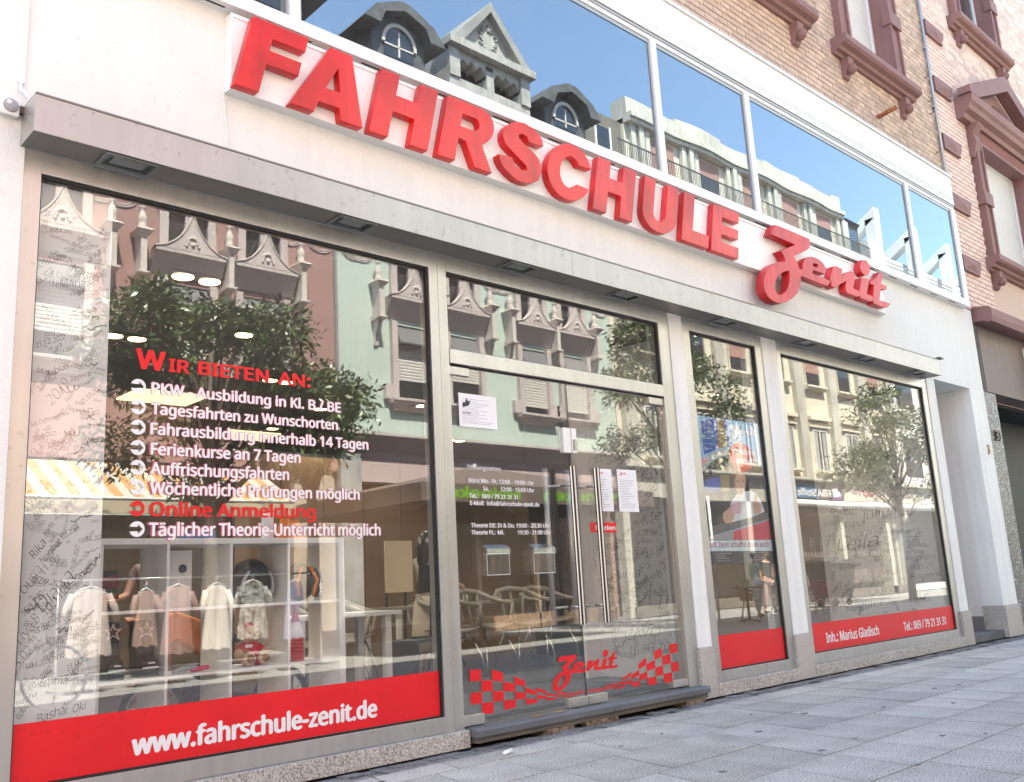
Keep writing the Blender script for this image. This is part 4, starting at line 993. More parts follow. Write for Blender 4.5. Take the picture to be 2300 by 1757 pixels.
# modern white building
mw=empty('white_modern_building',(46,YF,0),'white modern building with open roof frames at the far end of the street','building')
mb=MB(); mb.box(39.05,75,YF-9,YF,0,13.9)
for k in range(6):
    x=39.6+k*3.9
    mb.prism([(YF-2.0,13.9),(YF-2.0,15.6),(YF+.1,U(17.1)),(YF+.1,U(16.6)),(YF-1.4,15.4),(YF-1.4,13.9)],x,x+.55,'x').box(x+.55,x+3.35,YF-2.0,YF-1.4,15.0,15.6).box(x,x+.55,YF-.35,YF+.1,13.9,U(16.6))
mb.box(38.2,39.6,YF-1.5,YF+.3,13.9,15.0).box(39.6,75,YF-.9,YF-.6,13.9,15.25)
MB().box(45.2,74,YF+.001,YF+.02,.3,3.5).box(39.2,44.6,YF-.001,YF+.02,.3,3.3).build('ground_floor_glazing','winglass',mw)
mb.build('walls',mat('offwhite_render',(.66,.66,.655),.8,var=.08,scale=1),mw)
for k in range(6):
    x=40.2+k*3.9
    box('pane',(x,x+3.2,YF-1.45,YF-1.42,13.95,14.95),'mirror',mw)
    for j in range(3): MB().tube([(x,YF+.15,14.1+j*.18),(x+3.2,YF+.15,14.1+j*.18)],.03,6).build('rail','zinc',mw)
for k in range(9):
    for j in range(3): box('window',(40+k*3.9,41.6+k*3.9,YF-.01,YF+.02,4.8+j*3,6.5+j*3),'winglass',mw)
# our side and far ends, so that the street closes
o=MB().box(-40,-8.2,.02,10,0,13.5).build('row_of_houses','plaster'); tag(o,'plain white houses continuing the row left of the shop','building')
o=MB().box(34.2,80,.02,10,0,14).build('row_of_houses','brickp'); tag(o,'pink brick houses further along the row on the right','building')
o=MB().box(-40,-12.2,YF-9,YF,0,14).build('row_of_houses','cream'); tag(o,'cream houses across the street beyond the pink house','building')
POST=[('sky',[(7.176,2.484),(8.251,2.488),(8.248,1.332),(7.185,1.337)]),
('tblue',[(7.252,2.44),(7.527,2.488),(7.486,2.185),(7.253,2.121)]),
('torange',[(7.525,2.475),(7.635,2.478),(7.656,2.221),(7.486,2.185)]),
('tblue2',[(7.624,2.477),(7.667,2.467),(7.704,2.211),(7.651,2.215)]),
('silver',[(7.196,2.026),(7.338,2.133),(7.563,2.19),(7.767,2.215),(7.951,2.22),(8.211,2.103),(8.213,2.05),(7.941,2.167),(7.756,2.157),(7.529,2.118),(7.345,2.046),(7.204,1.953)]),
('dark',[(7.204,1.953),(7.345,2.046),(7.529,2.118),(7.756,2.157),(7.94,2.165),(8.222,2.037),(8.233,1.591),(7.73,1.521),(7.203,1.444)]),
('tblue',[(7.223,1.88),(7.474,1.927),(7.448,1.777),(7.205,1.77)]),
('torange',[(7.476,1.94),(7.629,1.946),(7.613,1.794),(7.459,1.777)]),
('hair',[(7.655,1.94),(7.67,2.01),(7.74,2.05),(7.83,2.04),(7.885,1.97),(7.89,1.86),(7.85,1.78),(7.70,1.77)]),
('white',[(7.604,1.681),(7.706,1.759),(7.779,1.787),(7.965,1.805),(8.053,1.782),(8.132,1.706),(8.171,1.603),(7.703,1.496),(7.545,1.47)]),
('skin',[(7.716,1.911),(7.754,1.958),(7.824,1.973),(7.89,1.957),(7.903,1.906),(7.872,1.828),(7.822,1.775),(7.773,1.758),(7.722,1.785),(7.707,1.835)]),
('mouth',[(7.76,1.809),(7.829,1.816),(7.821,1.798),(7.77,1.791)]),
('hair',[(7.735,1.892),(7.777,1.898),(7.774,1.886),(7.733,1.882)]),
('hair',[(7.831,1.901),(7.877,1.9),(7.872,1.889),(7.832,1.89)]),
('skin',[(7.456,1.58),(7.574,1.637),(7.657,1.608),(7.619,1.52),(7.501,1.47),(7.446,1.518)]),
('card',[(7.598,1.671),(7.772,1.688),(7.759,1.584),(7.595,1.569)]),
('skin',[(7.972,1.664),(8.015,1.729),(8.03,1.781),(8.065,1.782),(8.061,1.704),(8.125,1.667),(8.097,1.589),(7.99,1.574)]),
('greyd',[(7.203,1.444),(8.241,1.591),(8.242,1.539),(7.189,1.361)]),
('grey',[(7.189,1.361),(7.6,1.415),(7.586,1.335),(7.185,1.337)]),
('red',[(7.586,1.335),(7.6,1.415),(8.289,1.533),(8.248,1.332)]),
('strip',[(7.184,1.33),(8.252,1.329),(8.243,1.225),(7.179,1.234)]),
('dark',[(7.188,1.23),(8.242,1.221),(8.236,1.101),(7.199,1.112)]),
('pink',[(7.202,2.063),(7.28,2.098),(7.297,2.074),(7.206,2.026)])]
# ================= INTERIOR =================
ro=MB()
MB().box(.05,12.4,.26,9,.0,.12).build('interior_floor','ifloor',shop)
MB().box(4.25,6.7,.27,1.5,.1201,.128).build('entrance_mat','matfloor',shop)
ceil=MB().box(.05,12.4,.26,9,3.30,3.40).build('ceiling','iceil',shop)
MB().box(-.1,.05,.26,9,0,3.4).box(12.25,12.39,1.7,9,0.12,3.3).build('side_wall','iwall',shop)
MB().box(.05,12.4,8.8,9,.12,3.3).build('rear_wall','iwall',shop)
for x,y,two in ((2.83,1.16,1),(3.8,2.31,0),(3.0,2.9,1),(4.95,3.75,1),(6.15,4.85,0),(6.3,6.3,0),(7.5,2.2,1),(7.15,4.1,0),(9.3,6.05,1),(9.7,3.1,0),(10.9,5.1,1),(4.6,7.2,1),(10.9,1.4,0)):
    l=empty('lamp',(x,y,3.3),parent=ceil)
    n=2 if two else 1
    MB().box(x-.10*n,x+.10*n,y-.12,y-.10,3.285,3.2995).box(x-.10*n,x+.10*n,y+.10,y+.12,3.285,3.2995).box(x-.10*n-.02,x-.10*n,y-.12,y+.12,3.285,3.2995).box(x+.10*n,x+.10*n+.02,y-.12,y+.12,3.285,3.2995).box(x-.10*n,x+.10*n,y-.1,y+.1,3.296,3.2999).build('lamp_housing','black',l)
    ld=bpy.data.lights.new('downlight_beam','SPOT'); ld.energy=15*n; ld.spot_size=R(125); ld.spot_blend=.6; ld.color=(1,.92,.82); ld.shadow_soft_size=.08
    lo=bpy.data.objects.new('downlight_beam',ld); COL.objects.link(lo); lo.location=(x,y,3.27)
    for k in range(n):
        MB().lathe([(.075,0),(.075,-.006)],(x+(k-.5*(n-1))*.2,y,3.295),18).build('lamp_bulb','lamp',l)
for a in ((3.85,4.65,4.75,5.35),(5.8,6.6,6.6,7.2)): box('light_panel',(a[0],a[1],a[2],a[3],3.28,3.2995),'panelglow',ceil)
# return walls covered with signatures
def board(name,b): return box(name,b,'board',shop)
bl=board('signature_panel',(1.445,1.83,.06,.085,.20,3.26))
bd=board('signature_wall',(7.10,7.17,.10,1.36,.12,3.29))
br_=board('signature_wall',(12.20,12.247,.10,1.68,.12,3.29))
MB().box(7.09,7.099,.10,.30,.12,3.29).box(6.9,7.099,1.361,1.42,.12,3.29).build('wall_edge_strip','shelf',shop)
def scrawl(items,place,parent,m='ink'):
    out=MB()
    for (s,u,v,h,rot,sx) in items:
        me=text_mesh(s,.92,.25,off=-.008 if h<.05 else -.018); k=h/capmetric(); ca,sa=math.cos(R(rot)),math.sin(R(rot))
        vs=[]
        for vv in me.vertices:
            x_=vv.co.x*k*sx+.12*h*math.sin(vv.co.x*2.2+h*90); z_=vv.co.y*k+.06*h*math.sin(vv.co.x*3+v*7)
            vs.append(place(u+x_*ca-z_*sa,v+x_*sa+z_*ca))
        out.add(vs,[tuple(p.vertices) for p in me.polygons]); bpy.data.meshes.remove(me)
    me=bpy.data.meshes.new('signatures'); me.from_pydata(out.v,[],out.f); me.update(); me.materials.append(M[m])
    o=link('signatures',me,parent); tag(o,kind='stuff'); return o
def squiggles(n,u0,u1,v0,v1,place,parent,smin=.03,smax=.09):
    out=MB()
    for _ in range(n):
        s=random.uniform(smin,smax); u,v=random.uniform(u0,u1-s*1.5),random.uniform(v0,v1)
        L=random.uniform(1.5,3.2)*s; rot=random.uniform(-.2,.9); ca,sa=math.cos(rot),math.sin(rot)
        a=[random.uniform(6,16) for _ in range(3)]; ph=[random.uniform(0,6) for _ in range(3)]; am=s*random.uniform(.2,.5)
        pts=[]
        for i in range(26):
            t=i/25; x_=t*L+am*.5*math.cos(a[0]*t*1.6+ph[0]); z_=am*(math.sin(a[1]*t*1.5+ph[1])*.6+.4*math.sin(a[2]*t*2+ph[2]))
            pts.append((min(max(u+x_*ca-z_*sa,u0),u1),min(max(v+x_*sa+z_*ca,v0),v1)))
        w_=random.uniform(.0012,.0026)
        vs=[];
        for i,p in enumerate(pts):
            q=pts[min(i+1,25)]; r_=pts[max(i-1,0)]; d=math.hypot(q[0]-r_[0],q[1]-r_[1]) or 1; nx,nz=-(q[1]-r_[1])/d*w_,(q[0]-r_[0])/d*w_
            vs+=[place(p[0]+nx,p[1]+nz),place(p[0]-nx,p[1]-nz)]
        out.add(vs,[(2*i,2*i+1,2*i+3,2*i+2) for i in range(25)])
    me=bpy.data.meshes.new('pen_scribbles'); me.from_pydata(out.v,[],out.f); me.update(); me.materials.append(M['ink'])
    o=link('pen_scribbles',me,parent); tag(o,kind='stuff')
PL=lambda u,v:(u,.0595,v)
FN='Mia Jonas Lena Amir Sofia Emre Hanna Luka Nele Omar Julia Timo Aylin Finn Zeynep Marie Ali Paula Samuel Elif Noah Lara Karim Anna Leon Yara Ben Selin Tom Nora Deniz Lilly Jan Fatma Max Ida'.split()
def filler(n,u0,u1,v0,v1,h0,h1):
    rr=random.Random(n); L=[]
    for k in range(n):
        h=rr.uniform(h0,h1); s=rr.choice(FN) if k%2 else '%02d.%02d.20%s'%(rr.randint(1,28),rr.randint(1,12),rr.choice(['20','21','22']))
        L.append((s,min(rr.uniform(u0,u1),u1-h*len(s)*.35),rr.uniform(v0,v1),h,rr.choice([0,10,25,45,60,-10,80]),rr.uniform(.7,1)))
    return L
names_l=[('Aaliyah König 17.3.2021',1.50,2.97,.017,-12,.8),('Selina',1.45,2.76,.05,40,.8),('25.02.21',1.50,2.85,.035,-8,.7),('3.3.2021',1.46,2.68,.032,50,.8),('Milo',1.50,2.70,.08,0,.5),('Maria',1.57,2.70,.045,10,.8),('Nardos',1.62,2.80,.042,-15,.8),('25.01.2020',1.62,2.66,.03,10,.8),
('Michael',1.52,2.52,.032,-25,.9),('2019',1.56,2.05,.055,55,.9),('Tobias',1.53,2.2,.03,30,1),('Sali Dzhomerova',1.46,1.93,.022,25,.9),('18.09.2021',1.47,1.86,.022,20,.9),('Chris Daniella',1.46,1.80,.025,-10,.9),('Mosia',1.47,2.22,.03,-5,.9),('Tabea',1.50,2.12,.03,60,.9),('20.05.20',1.57,1.78,.022,-10,.9),('Melten',1.46,1.50,.07,50,.9),('17.10.2020',1.45,1.62,.03,0,.6),('2021',1.55,1.56,.06,45,.7),('Toni',1.61,1.60,.028,-10,.9),
('Rika',1.51,1.27,.042,55,.9),('Nagbal',1.55,1.245,.034,50,.9),('05.11.20',1.53,1.145,.036,55,.8),('Yousra',1.455,1.07,.055,55,.8),('16.12.20',1.48,.99,.034,50,.8),('Diana',1.55,.99,.08,48,.9),('10.11.20',1.58,.99,.045,50,.8),('Priya B',1.45,.83,.05,55,.9),('05.02.21',1.45,.72,.05,55,.8),('Shahram',1.66,.945,.028,10,.9),('13.01.2021',1.67,.90,.028,10,.9),('Jannik',1.54,.82,.024,35,.9),('Soufiane',1.57,.81,.024,35,.9),('12.01.2021',1.58,.77,.022,40,.9),('Chris',1.60,.76,.03,25,.9),('Krzysztof 04.06.2021',1.66,.83,.016,5,.9),('Daniel',1.47,.62,.024,60,.9),('07.2021',1.50,.62,.022,60,.9),('Emma',1.56,.66,.04,0,.8),('Paulo',1.66,.66,.035,30,.8),('Bashar',1.56,.49,.042,12,.8),('Oki',1.72,.52,.04,5,.8),('Robin',1.48,.51,.03,60,.9),('Akhrub',1.50,1.47,.03,40,.9),('Kans',1.56,1.38,.028,60,.9)]
scrawl(names_l+filler(200,1.455,1.80,.5,3.1,.012,.028),PL,bl); squiggles(22,1.45,1.825,.5,2.6,PL,bl,.015,.045)
PD=lambda u,v:(7.0995,1.36-u,v)
names_d=[('SELINA',.35,2.16,.07,15,1.1),('Mark 8.8.21',.62,2.12,.05,20,1.0),('Paradam',.55,1.98,.09,28,1.2),('Elsu',.62,1.86,.10,25,1.2),('Yuxin',.30,2.02,.07,10,1.1),('Amani',.5,2.3,.05,10,1.1),('KAMIL',.75,2.48,.05,5,1.1),('Melissa',.62,1.52,.10,8,1.4),('07.04.21',.55,1.42,.055,4,1.2),('Haumd',.22,1.44,.05,45,1.1),('28.04.2020',.04,1.17,.09,5,1.1),('09.02.2021',.04,1.32,.05,5,1.1),('Sara',.95,1.13,.08,5,1.2),('Irina',.78,1.0,.08,40,1.2),('Dunja',.18,1.04,.09,0,1.2),('Agnieszka',.02,1.02,.035,-20,1.1),('19.08.2020',.02,.97,.03,-8,1.1),('5.05.21',.15,.92,.06,8,1.1),('Lewandowska',.25,.80,.06,25,1.2),('THINH',.72,.75,.12,2,1.2),('08.05.21',.92,.70,.035,5,1.2),('Katarina',.7,.88,.05,5,1.2),('JZAVO',.30,.46,.10,5,1.2),('16.06.2021',.32,.32,.08,6,1.3),('Kagran',.88,.55,.06,0,1.2),('4.6.21',.92,.44,.06,0,1.2),('Smal',.88,.34,.06,5,1.2),('Natalya 09.02.2022 Sunjia',.09,1.0,.045,-82,1.0),('Amir',.78,1.24,.06,25,1.1),('Jusik',.55,1.24,.04,10,1.1),('Maya',.0,1.08,.04,80,1.1),('Elisa 2021',.3,1.9,.04,60,1.1),('28.03.29',.55,2.72,.06,20,1.0),('Mauricio 23',.5,2.62,.04,20,1.0),('Denis',.2,1.55,.05,0,1.1),('Hyra',.35,.62,.04,10,1.1),('24/11/2021',.4,.55,.03,35,1.1),('Philip',.3,1.6,.04,80,1.1),('Yasmin 2022',.1,1.8,.05,30,1.1)]
scrawl(names_d+filler(230,.02,1.15,.3,3.0,.022,.045),PD,bd); squiggles(35,.02,1.2,.3,2.8,PD,bd,.04,.10)
PR=lambda u,v:(12.1995,1.66-u,v)
names_r=[('KAWTHAR',.35,2.36,.10,3,1.2),('26.02.2021',.45,2.24,.05,6,1.2),('Semira',.15,1.78,.09,3,1.2),('3.11.21',.2,1.66,.07,6,1.2),('Letizia',.18,1.55,.10,3,1.2),('Julida',.62,1.64,.12,6,1.2),('12.11.21',.45,1.48,.06,5,1.2),('Leila',.16,1.26,.17,3,1.4),('22.10.2021',.28,1.12,.07,5,1.2),('Victoria - 11.11.21',.6,1.80,.05,2,1.2),('Demir',.72,1.42,.07,3,1.2),('Sahib',.82,1.3,.07,3,1.2),('Amina',.82,1.18,.07,5,1.2),('Aboma',.2,.98,.06,12,1.2),('8.11.21',.75,.92,.06,0,1.2),('Mohsen',1.1,1.06,.07,3,1.2),('10.11.21',1.12,.94,.06,5,1.2),('Razanne',1.14,.84,.07,3,1.2),('Clara',.55,.66,.10,5,1.3),('24.11.21',.6,.78,.045,8,1.2),('MAURICE',.2,.45,.08,8,1.2),('Semi',.6,2.0,.07,3,1.1),('Pelin 07.12.21',1.05,1.98,.05,3,1.1),('Felitans',.7,2.0,.08,35,1.1),('DORA',1.1,.55,.06,0,1.3)]
scrawl(names_r+filler(190,.03,1.38,.3,2.7,.025,.05),PR,br_); squiggles(25,.02,1.4,.3,2.5,PR,br_,.05,.12)
# wood panelling and cabinets at the back of the classroom
wp=MB(); x=5.2
while x<11.6: wp.box(x,x+.59,5.2,5.25,.12,2.75); x+=.60
wp.build('wood_cabinet_doors','wood',shop)
MB().box(5.2,11.8,5.26,5.9,.12,2.8).box(2.2,2.9,4.5,5.2,.12,2.5).box(9.0,9.2,2.6,4.2,.12,3.3).build('cabinets','dark',shop)
MB().box(2.0,5.2,5.4,5.5,.12,3.3).build('partition_wall',mat('dark_partition',(.13,.085,.06),.6),shop)

# ================= SHELF UNIT =================
sh=empty('shelf_unit',(2.75,.45,.12),'white cube shelf unit standing inside the left shop window','shelf')
X=[1.965,2.36,2.757,3.153,3.55]; Z=[.21,.61,.987,1.39]; t=.009
MB().box(1.945,3.57,.45,.84,1.365,1.40).build('top_board','shelf',sh,.002)
for i,x in enumerate(X):
    w_=.022 if i in (0,4) else t
    box('upright',(x-w_,x+w_,.45,.84,.12,1.364),'shelf',sh,.001)
for z in Z[:3]:
    for i in range(4): box('shelf_board',(X[i]+(.0225 if i==0 else t+.0005),X[i+1]-(.0225 if i==3 else t+.0005),.452,.838,z-.009,z+.009),'shelf',sh,.001)
def boot(x,label,flip):
    b=empty('motorcycle_boot',(x,.6,.62),label,'boot','motorcycle boots in the shelf')
    z0=.6195
    MB().prism([(-.02,0),(.155,0),(.16,.05),(.15,.09),(.075,.13),(.06,.20),(.075,.31),(-.055,.32),(-.06,.2),(-.045,.12),(-.05,.05)],0,.10,'x').build('leather',M['blackcloth'],b,.014)
    me=b.name
    for o in kids(b):
        for v in o.data.vertices: # boot toe points to the glass
            xx,yy,zz=v.co; v.co=(x-.05+xx,.62-yy,z0+zz)
    st_=[(0,.055),(.015,.018),(.05,.018),(.025,-.006),(.04,-.045),(0,-.022),(-.04,-.045),(-.025,-.006),(-.05,.018),(-.015,.018)]
    n=10; o_=[(x+a*.95,z0+.26+c*.95) for a,c in st_]; i_=[(x+a*.62,z0+.26+c*.62) for a,c in st_]
    s=MB()
    for k in range(n): s.prism([o_[k],o_[(k+1)%n],i_[(k+1)%n],i_[k]],.532,.541)
    s.build('star_emblem',mat('pale_emblem',(.6,.55,.45),.5),b)
    MB().box(x-.045,x+.045,.455,.47,z0+.05,z0+.06).box(x-.02,x+.02,.452,.462,z0+.075,z0+.085).build('buckle','chrome',b)
    return b
boot(2.085,'left black motorcycle boot with pale star outline standing in the cube shelf',0); boot(2.275,'black motorcycle boot standing right of its twin in the cube shelf',1)
# helmet
he=empty('motorcycle_helmet',(2.98,.62,.996),'black motorcycle helmet with grey rimmed visor in the top row of the shelf','helmet')
MB().ball((2.98,.64,1.135),(.135,.16,.145),24).build('shell','black',he)
MB().tube([(2.98+.105*math.cos(R(a)),.535-.01*math.sin(R(a)),1.10+.11*math.sin(R(a))) for a in range(-25,206,11)],.013,8).build('visor_rim',mat('grey_rim',(.45,.45,.45),.4),he)
MB().ball((2.98,.56,1.12),(.098,.075,.08),20).build('visor',mat('dark_visor',(.02,.02,.025),.08),he)
MB().lathe([(.08,0),(.09,.02)],(2.98,.63,.9965),16).build('neck_roll','rubber',he)
# teddy
te=empty('teddy_bear',(2.97,.6,.62),'sitting beige teddy bear in red jacket and red cap in the cube shelf','teddy bear')
bx,by,bz=2.965,.62,.6195
MB().ball((bx,by,bz+.085),(.068,.06,.08),18).build('red_jacket','conered',te)
tb=MB(); tb.ball((bx-.005,by-.01,bz+.19),(.068,.06,.06),18).ball((bx-.06,by+.01,bz+.225),(.022,.014,.022),10).ball((bx+.055,by+.01,bz+.225),(.022,.014,.022),10)
for s in (-1,1): tb.ball((bx+s*.095,by-.05,bz+.075),(.034,.032,.034),12).ball((bx+s*.052,by-.10,bz+.045),(.044,.03,.045),14)
tb.ball((bx,by-.062,bz+.175),(.026,.02,.02),12); tb.build('fur','fur',te)
pw=MB()
for s in (-1,1): pw.ball((bx+s*.052,by-.124,bz+.045),(.026,.01,.027),12)
pw.build('paw_pads','furd',te)
sl_=MB(); 
for s in (-1,1): sl_.tube([(bx+s*.05,by,bz+.11),(bx+s*.085,by-.03,bz+.085)],[.03,.026],10).tube([(bx+s*.03,by-.03,bz+.03),(bx+s*.048,by-.08,bz+.035)],[.035,.032],10)
sl_.build('sleeves','conered',te); MB().ball((bx-.01,by,bz+.235),(.045,.045,.03),14).build('cap','conered',te)
ey=MB().ball((bx-.028,by-.064,bz+.20),.006,8).ball((bx+.022,by-.064,bz+.20),.006,8).ball((bx-.002,by-.083,bz+.18),.008,8); ey.build('eyes_and_nose','black',te)
box('name_patch',(bx-.055,bx-.01,by-.067,by-.058,bz+.11,bz+.13),'paper',te)
# cones
cn=empty('traffic_cone_stack',(3.28,.6,.62),'stack of small red and white cones at right end of the cube shelf','cones')
for k in range(7): MB().lathe([(.058-.001*k,0),(.056,.018)],(3.285,.6,.6195+k*.0205),18).build('cone_edge','conered',cn)
MB().lathe([(.052,0),(.032,.10)],(3.285,.6,.765),18).build('white_sleeve','white',cn); MB().lathe([(.0315,0),(.006,.10)],(3.285,.6,.8655),18).build('cone_tip','conered',cn)
gl_=empty('gloves',(2.55,.6,.62),'grey and pink riding gloves lying flat in the cube shelf','gloves')
g1=MB()
for k in range(5): g1.tube([(2.42+.02*k,.50+.01*k,.632),(2.50+.02*k,.54,.645),(2.54,.58,.64)],[.010,.014,.018],6)
g1.build('grey_glove',mat('grey_fabric',(.35,.35,.36),.8),gl_)
g1=MB()
for k in range(5): g1.tube([(2.52+.02*k,.47+.012*k,.63),(2.60+.01*k,.52,.642),(2.66,.56,.638)],[.009,.013,.016],6)
g1.build('pink_glove',mat('pink_fabric',(.55,.06,.14),.8),gl_)
o=MB().prism([(2.455,.9965),(2.60,.9965),(2.60,1.34),(2.455,1.34)],.66,.80).build('printer_box','board'); tag(o,'tall grey cardboard box in the top row of the cube shelf','box',)
MB().lathe([(.026,0),(.026,-.003)],(2.54,.659,1.23),20,'y').build('round_mark','ink',o); o['label']='tall grey box with a round dark mark standing in the shelf'
bi=empty('red_folders',(2.1,.7,.996),'stack of dark red folders in the top left cube of the shelf','folders')
for k in range(7): box('folder',(2.0+random.uniform(0,.015),2.12+random.uniform(0,.02),.60,.80,.9965+k*.034,.9965+k*.034+.028),mat('dark_folder',(.16,.012,.016),.5) if k%3 else 'black',bi)
bp_=empty('rucksack',(3.35,.6,.996),'black and orange rucksack in the top right cube of the shelf','rucksack')
MB().ball((3.35,.66,1.12),(.12,.09,.125),16).build('bag','blackcloth',bp_)
for s in (-1,1): MB().tube([(3.35+s*.03,.575,1.22),(3.35+s*.075,.55,1.13),(3.35+s*.05,.57,1.03)],.011,8).build('orange_strap','orange',bp_)
MB().tube([(3.41,.575,1.2),(3.46,.565,1.12),(3.42,.575,1.02)],.02,8).build('black_strap','black',bp_)
o=MB().prism([(3.0,.2195),(3.13,.2195),(3.14,.40),(3.02,.42)],.5,.7).build('orange_folder_box','orange'); tag(o,'orange cardboard box in the bottom row of the cube shelf','box')
# small motorbike behind the shelf
mo=empty('small_motorbike',(2.9,1.25,.12),'small orange and black motorbike parked behind the cube shelf','motorbike')
for c in (2.62,3.55):
    w_=empty('wheel',(c,1.25,.34),parent=mo)
    MB().tube([(c+.20*math.cos(R(a)),1.25,.34+.20*math.sin(R(a))) for a in range(0,361,15)],.022,8,False).build('tyre','rubber',w_)
    sp_=MB().tube([(c+.175*math.cos(R(a)),1.25,.34+.175*math.sin(R(a))) for a in range(0,361,15)],.006,6,False)
    for k in range(16):
        a=R(22.5*k); sp_.tube([(c,1.25+.02*(-1)**k,.34),(c+.17*math.cos(a),1.25,.34+.17*math.sin(a))],.0018,4,False)
    sp_.lathe([(.035,-.03),(.035,.03)],(c,1.25,.34),14,'y'); sp_.build('rim_and_spokes','chrome',w_)
MB().prism([(2.45,.93),(2.75,.97),(3.05,.86),(3.12,.72),(2.95,.66),(2.75,.80),(2.62,.72)],1.17,1.33).build('fairing','orange',mo,.02)
MB().tube([(2.62,1.25,.34),(2.74,1.25,1.0)],.018,8).tube([(3.55,1.25,.34),(3.0,1.25,.42),(3.0,1.25,.7)],.02,8).box(2.85,3.15,1.18,1.32,.36,.62).box(3.0,3.55,1.18,1.32,.74,.80).build('frame_and_engine','black',mo)
MB().tube([(2.72,1.0,1.03),(2.74,1.25,1.0),(2.72,1.5,1.03)],.012,8).build('handlebar','black',mo)
# things on top of the shelf
o=box('blue_letter_tray',(2.46,2.70,.55,.75,1.4005,1.455),mat('blue_tray',(.06,.16,.38),.5)); tag(o,'blue letter tray lying on top of the cube shelf','tray')
o=MB().prism([(3.10,1.4005),(3.30,1.4005),(3.26,1.52),(3.14,1.53)],.5,.53).build('orange_card','orange'); tag(o,'orange card standing on top of the cube shelf','card')
o=box('white_booklet',(3.03,3.10,.55,.58,1.4005,1.57),'paper'); tag(o,'white booklet standing upright on the shelf beside the orange card','booklet')
# ---- notices taped inside the door ----
def notice(a,b,z0,z1,lab,head=True):
    n=box('paper_notice',(a,b,GY-.0035,GY-.0025,z0,z1),'paper'); tag(n,lab,'notice')
    l=MB(); z=z1-.09 if head else z1-.04
    while z>z0+.02: l.box(a+.025,a+.025+(b-a-.06)*random.uniform(.5,1),GY-.0038,GY-.0036,z,z+.003); z-=.0135
    o_=l.build('printed_lines','greytext',n); tag(o_,kind='stuff')
    if head:
        Tn=lambda X_,Z_:(a+.035+(X_-8.228)*.028,z1-.055+(Z_-3.736)*.035)
        for k in ('Z','e','n','i','dot','t'): curve_solid('printed_logo',ZEN[k],GY-.0040,GY-.0036,'vred',n,T=Tn)
    return n
notice(5.665,5.885,1.57,1.915,'left white notice with small red script head behind the door handle')
notice(5.955,6.205,1.57,1.92,'right white notice with small red script head on the right door leaf')
n=notice(4.275,4.64,2.15,2.395,'wide white warning notice ACHTUNG! high on the left door leaf',False)
text('ACHTUNG!',4.305,4.385,2.245,.014,GY-.0036,'ink',n,'printed_word',.02,.0004)
MB().prism([(4.31,2.29),(4.37,2.31),(4.385,2.345),(4.36,2.34),(4.35,2.365),(4.335,2.33),(4.31,2.325)],GY-.0042,GY-.0036).build('printed_symbol','ink',n)
for k,(a,lab) in enumerate(((4.435,'left clear acrylic leaflet holder on the left door leaf'),(4.895,'right clear acrylic leaflet holder on the left door leaf'))):
    h=empty('leaflet_holder',(a,GY,1.1),lab,'leaflet holder','leaflet holders')
    mb=MB(); mb.box(a,a+.215,GY-.004,GY-.0015,1.11,1.30).box(a,a+.215,GY-.045,GY-.042,1.10,1.25).box(a,a+.003,GY-.042,GY-.004,1.10,1.27).box(a+.212,a+.215,GY-.042,GY-.004,1.10,1.27).box(a,a+.215,GY-.042,GY-.004,1.10,1.103)
    for j in (.07,.14): mb.box(a+j,a+j+.003,GY-.042,GY-.004,1.104,1.24)
    mb.build('tray','acrylic',h)
    MB().prism([(GY-.004,1.315),(GY-.055,1.285),(GY-.06,1.24),(GY-.056,1.24),(GY-.051,1.282),(GY-.004,1.311)],a-.004,a+.22,'x').build('hinged_lid','acrylic',h)
    MB().box(a-.002,a+.217,GY-.0465,GY-.0455,1.098,1.104).box(a-.002,a+.217,GY-.0465,GY-.0455,1.246,1.25).box(a-.002,a+.002,GY-.0465,GY-.0455,1.104,1.246).box(a+.213,a+.217,GY-.0465,GY-.0455,1.104,1.246).build('bright_edges','edge',h)
# ---- poster ----
PC=dict(sky=(.30,.52,.80),tblue=(.03,.08,.42),torange=(.30,.20,.08),tblue2=(.05,.06,.40),silver=(.42,.45,.48),dark=(.03,.03,.035),white=(.72,.74,.80),skin=(.62,.36,.26),mouth=(.5,.08,.08),hair=(.17,.085,.045),card=(.68,.42,.52),greyd=(.10,.10,.11),grey=(.35,.35,.37),red=(.60,.02,.07),strip=(.62,.78,.84),pink=(.75,.12,.25))
PM={k:mat('print_'+k,c,.55,var=.12,scale=5) for k,c in PC.items()}
po=empty('driving_poster',(7.7,.04,1.1),'tall poster of a smiling person with licence in a car window, narrow window','poster')
for i,(k,pts) in enumerate(POST): 
    o=MB().prism(pts,.0460-.00035*i,.0460-.00035*i+.0002).build('print_area',PM[k],po)
yp=.0460-.00035*len(POST)-.0004
cc=MB().prism(arc(7.86,2.125,.205,.145,0,360,40)[:-1],yp,yp+.0003); cc.build('red_disc','vred',po)
text('Ich habe es',7.70,8.12,2.155,.055,yp-.0003,'vwhite',po,'poster_lettering',.03,.0003); text('geschafft.',7.75,8.08,2.065,.055,yp-.0003,'vwhite',po,'poster_lettering',.03,.0003)
text('Mit Zenit schaffst du es auch!',7.20,8.19,1.265,.05,yp,mat('magenta_print',(.45,.02,.10),.5),po,'poster_lettering',.015,.0003)
Tn=lambda X_,Z_:(7.72+(X_-8.228)*.155,2.30+(Z_-3.736)*.15)
for k in ('Z','e','n','i','dot','t'): curve_solid('poster_logo',ZEN[k],yp-.0004,yp,PM['white'],po,T=Tn)
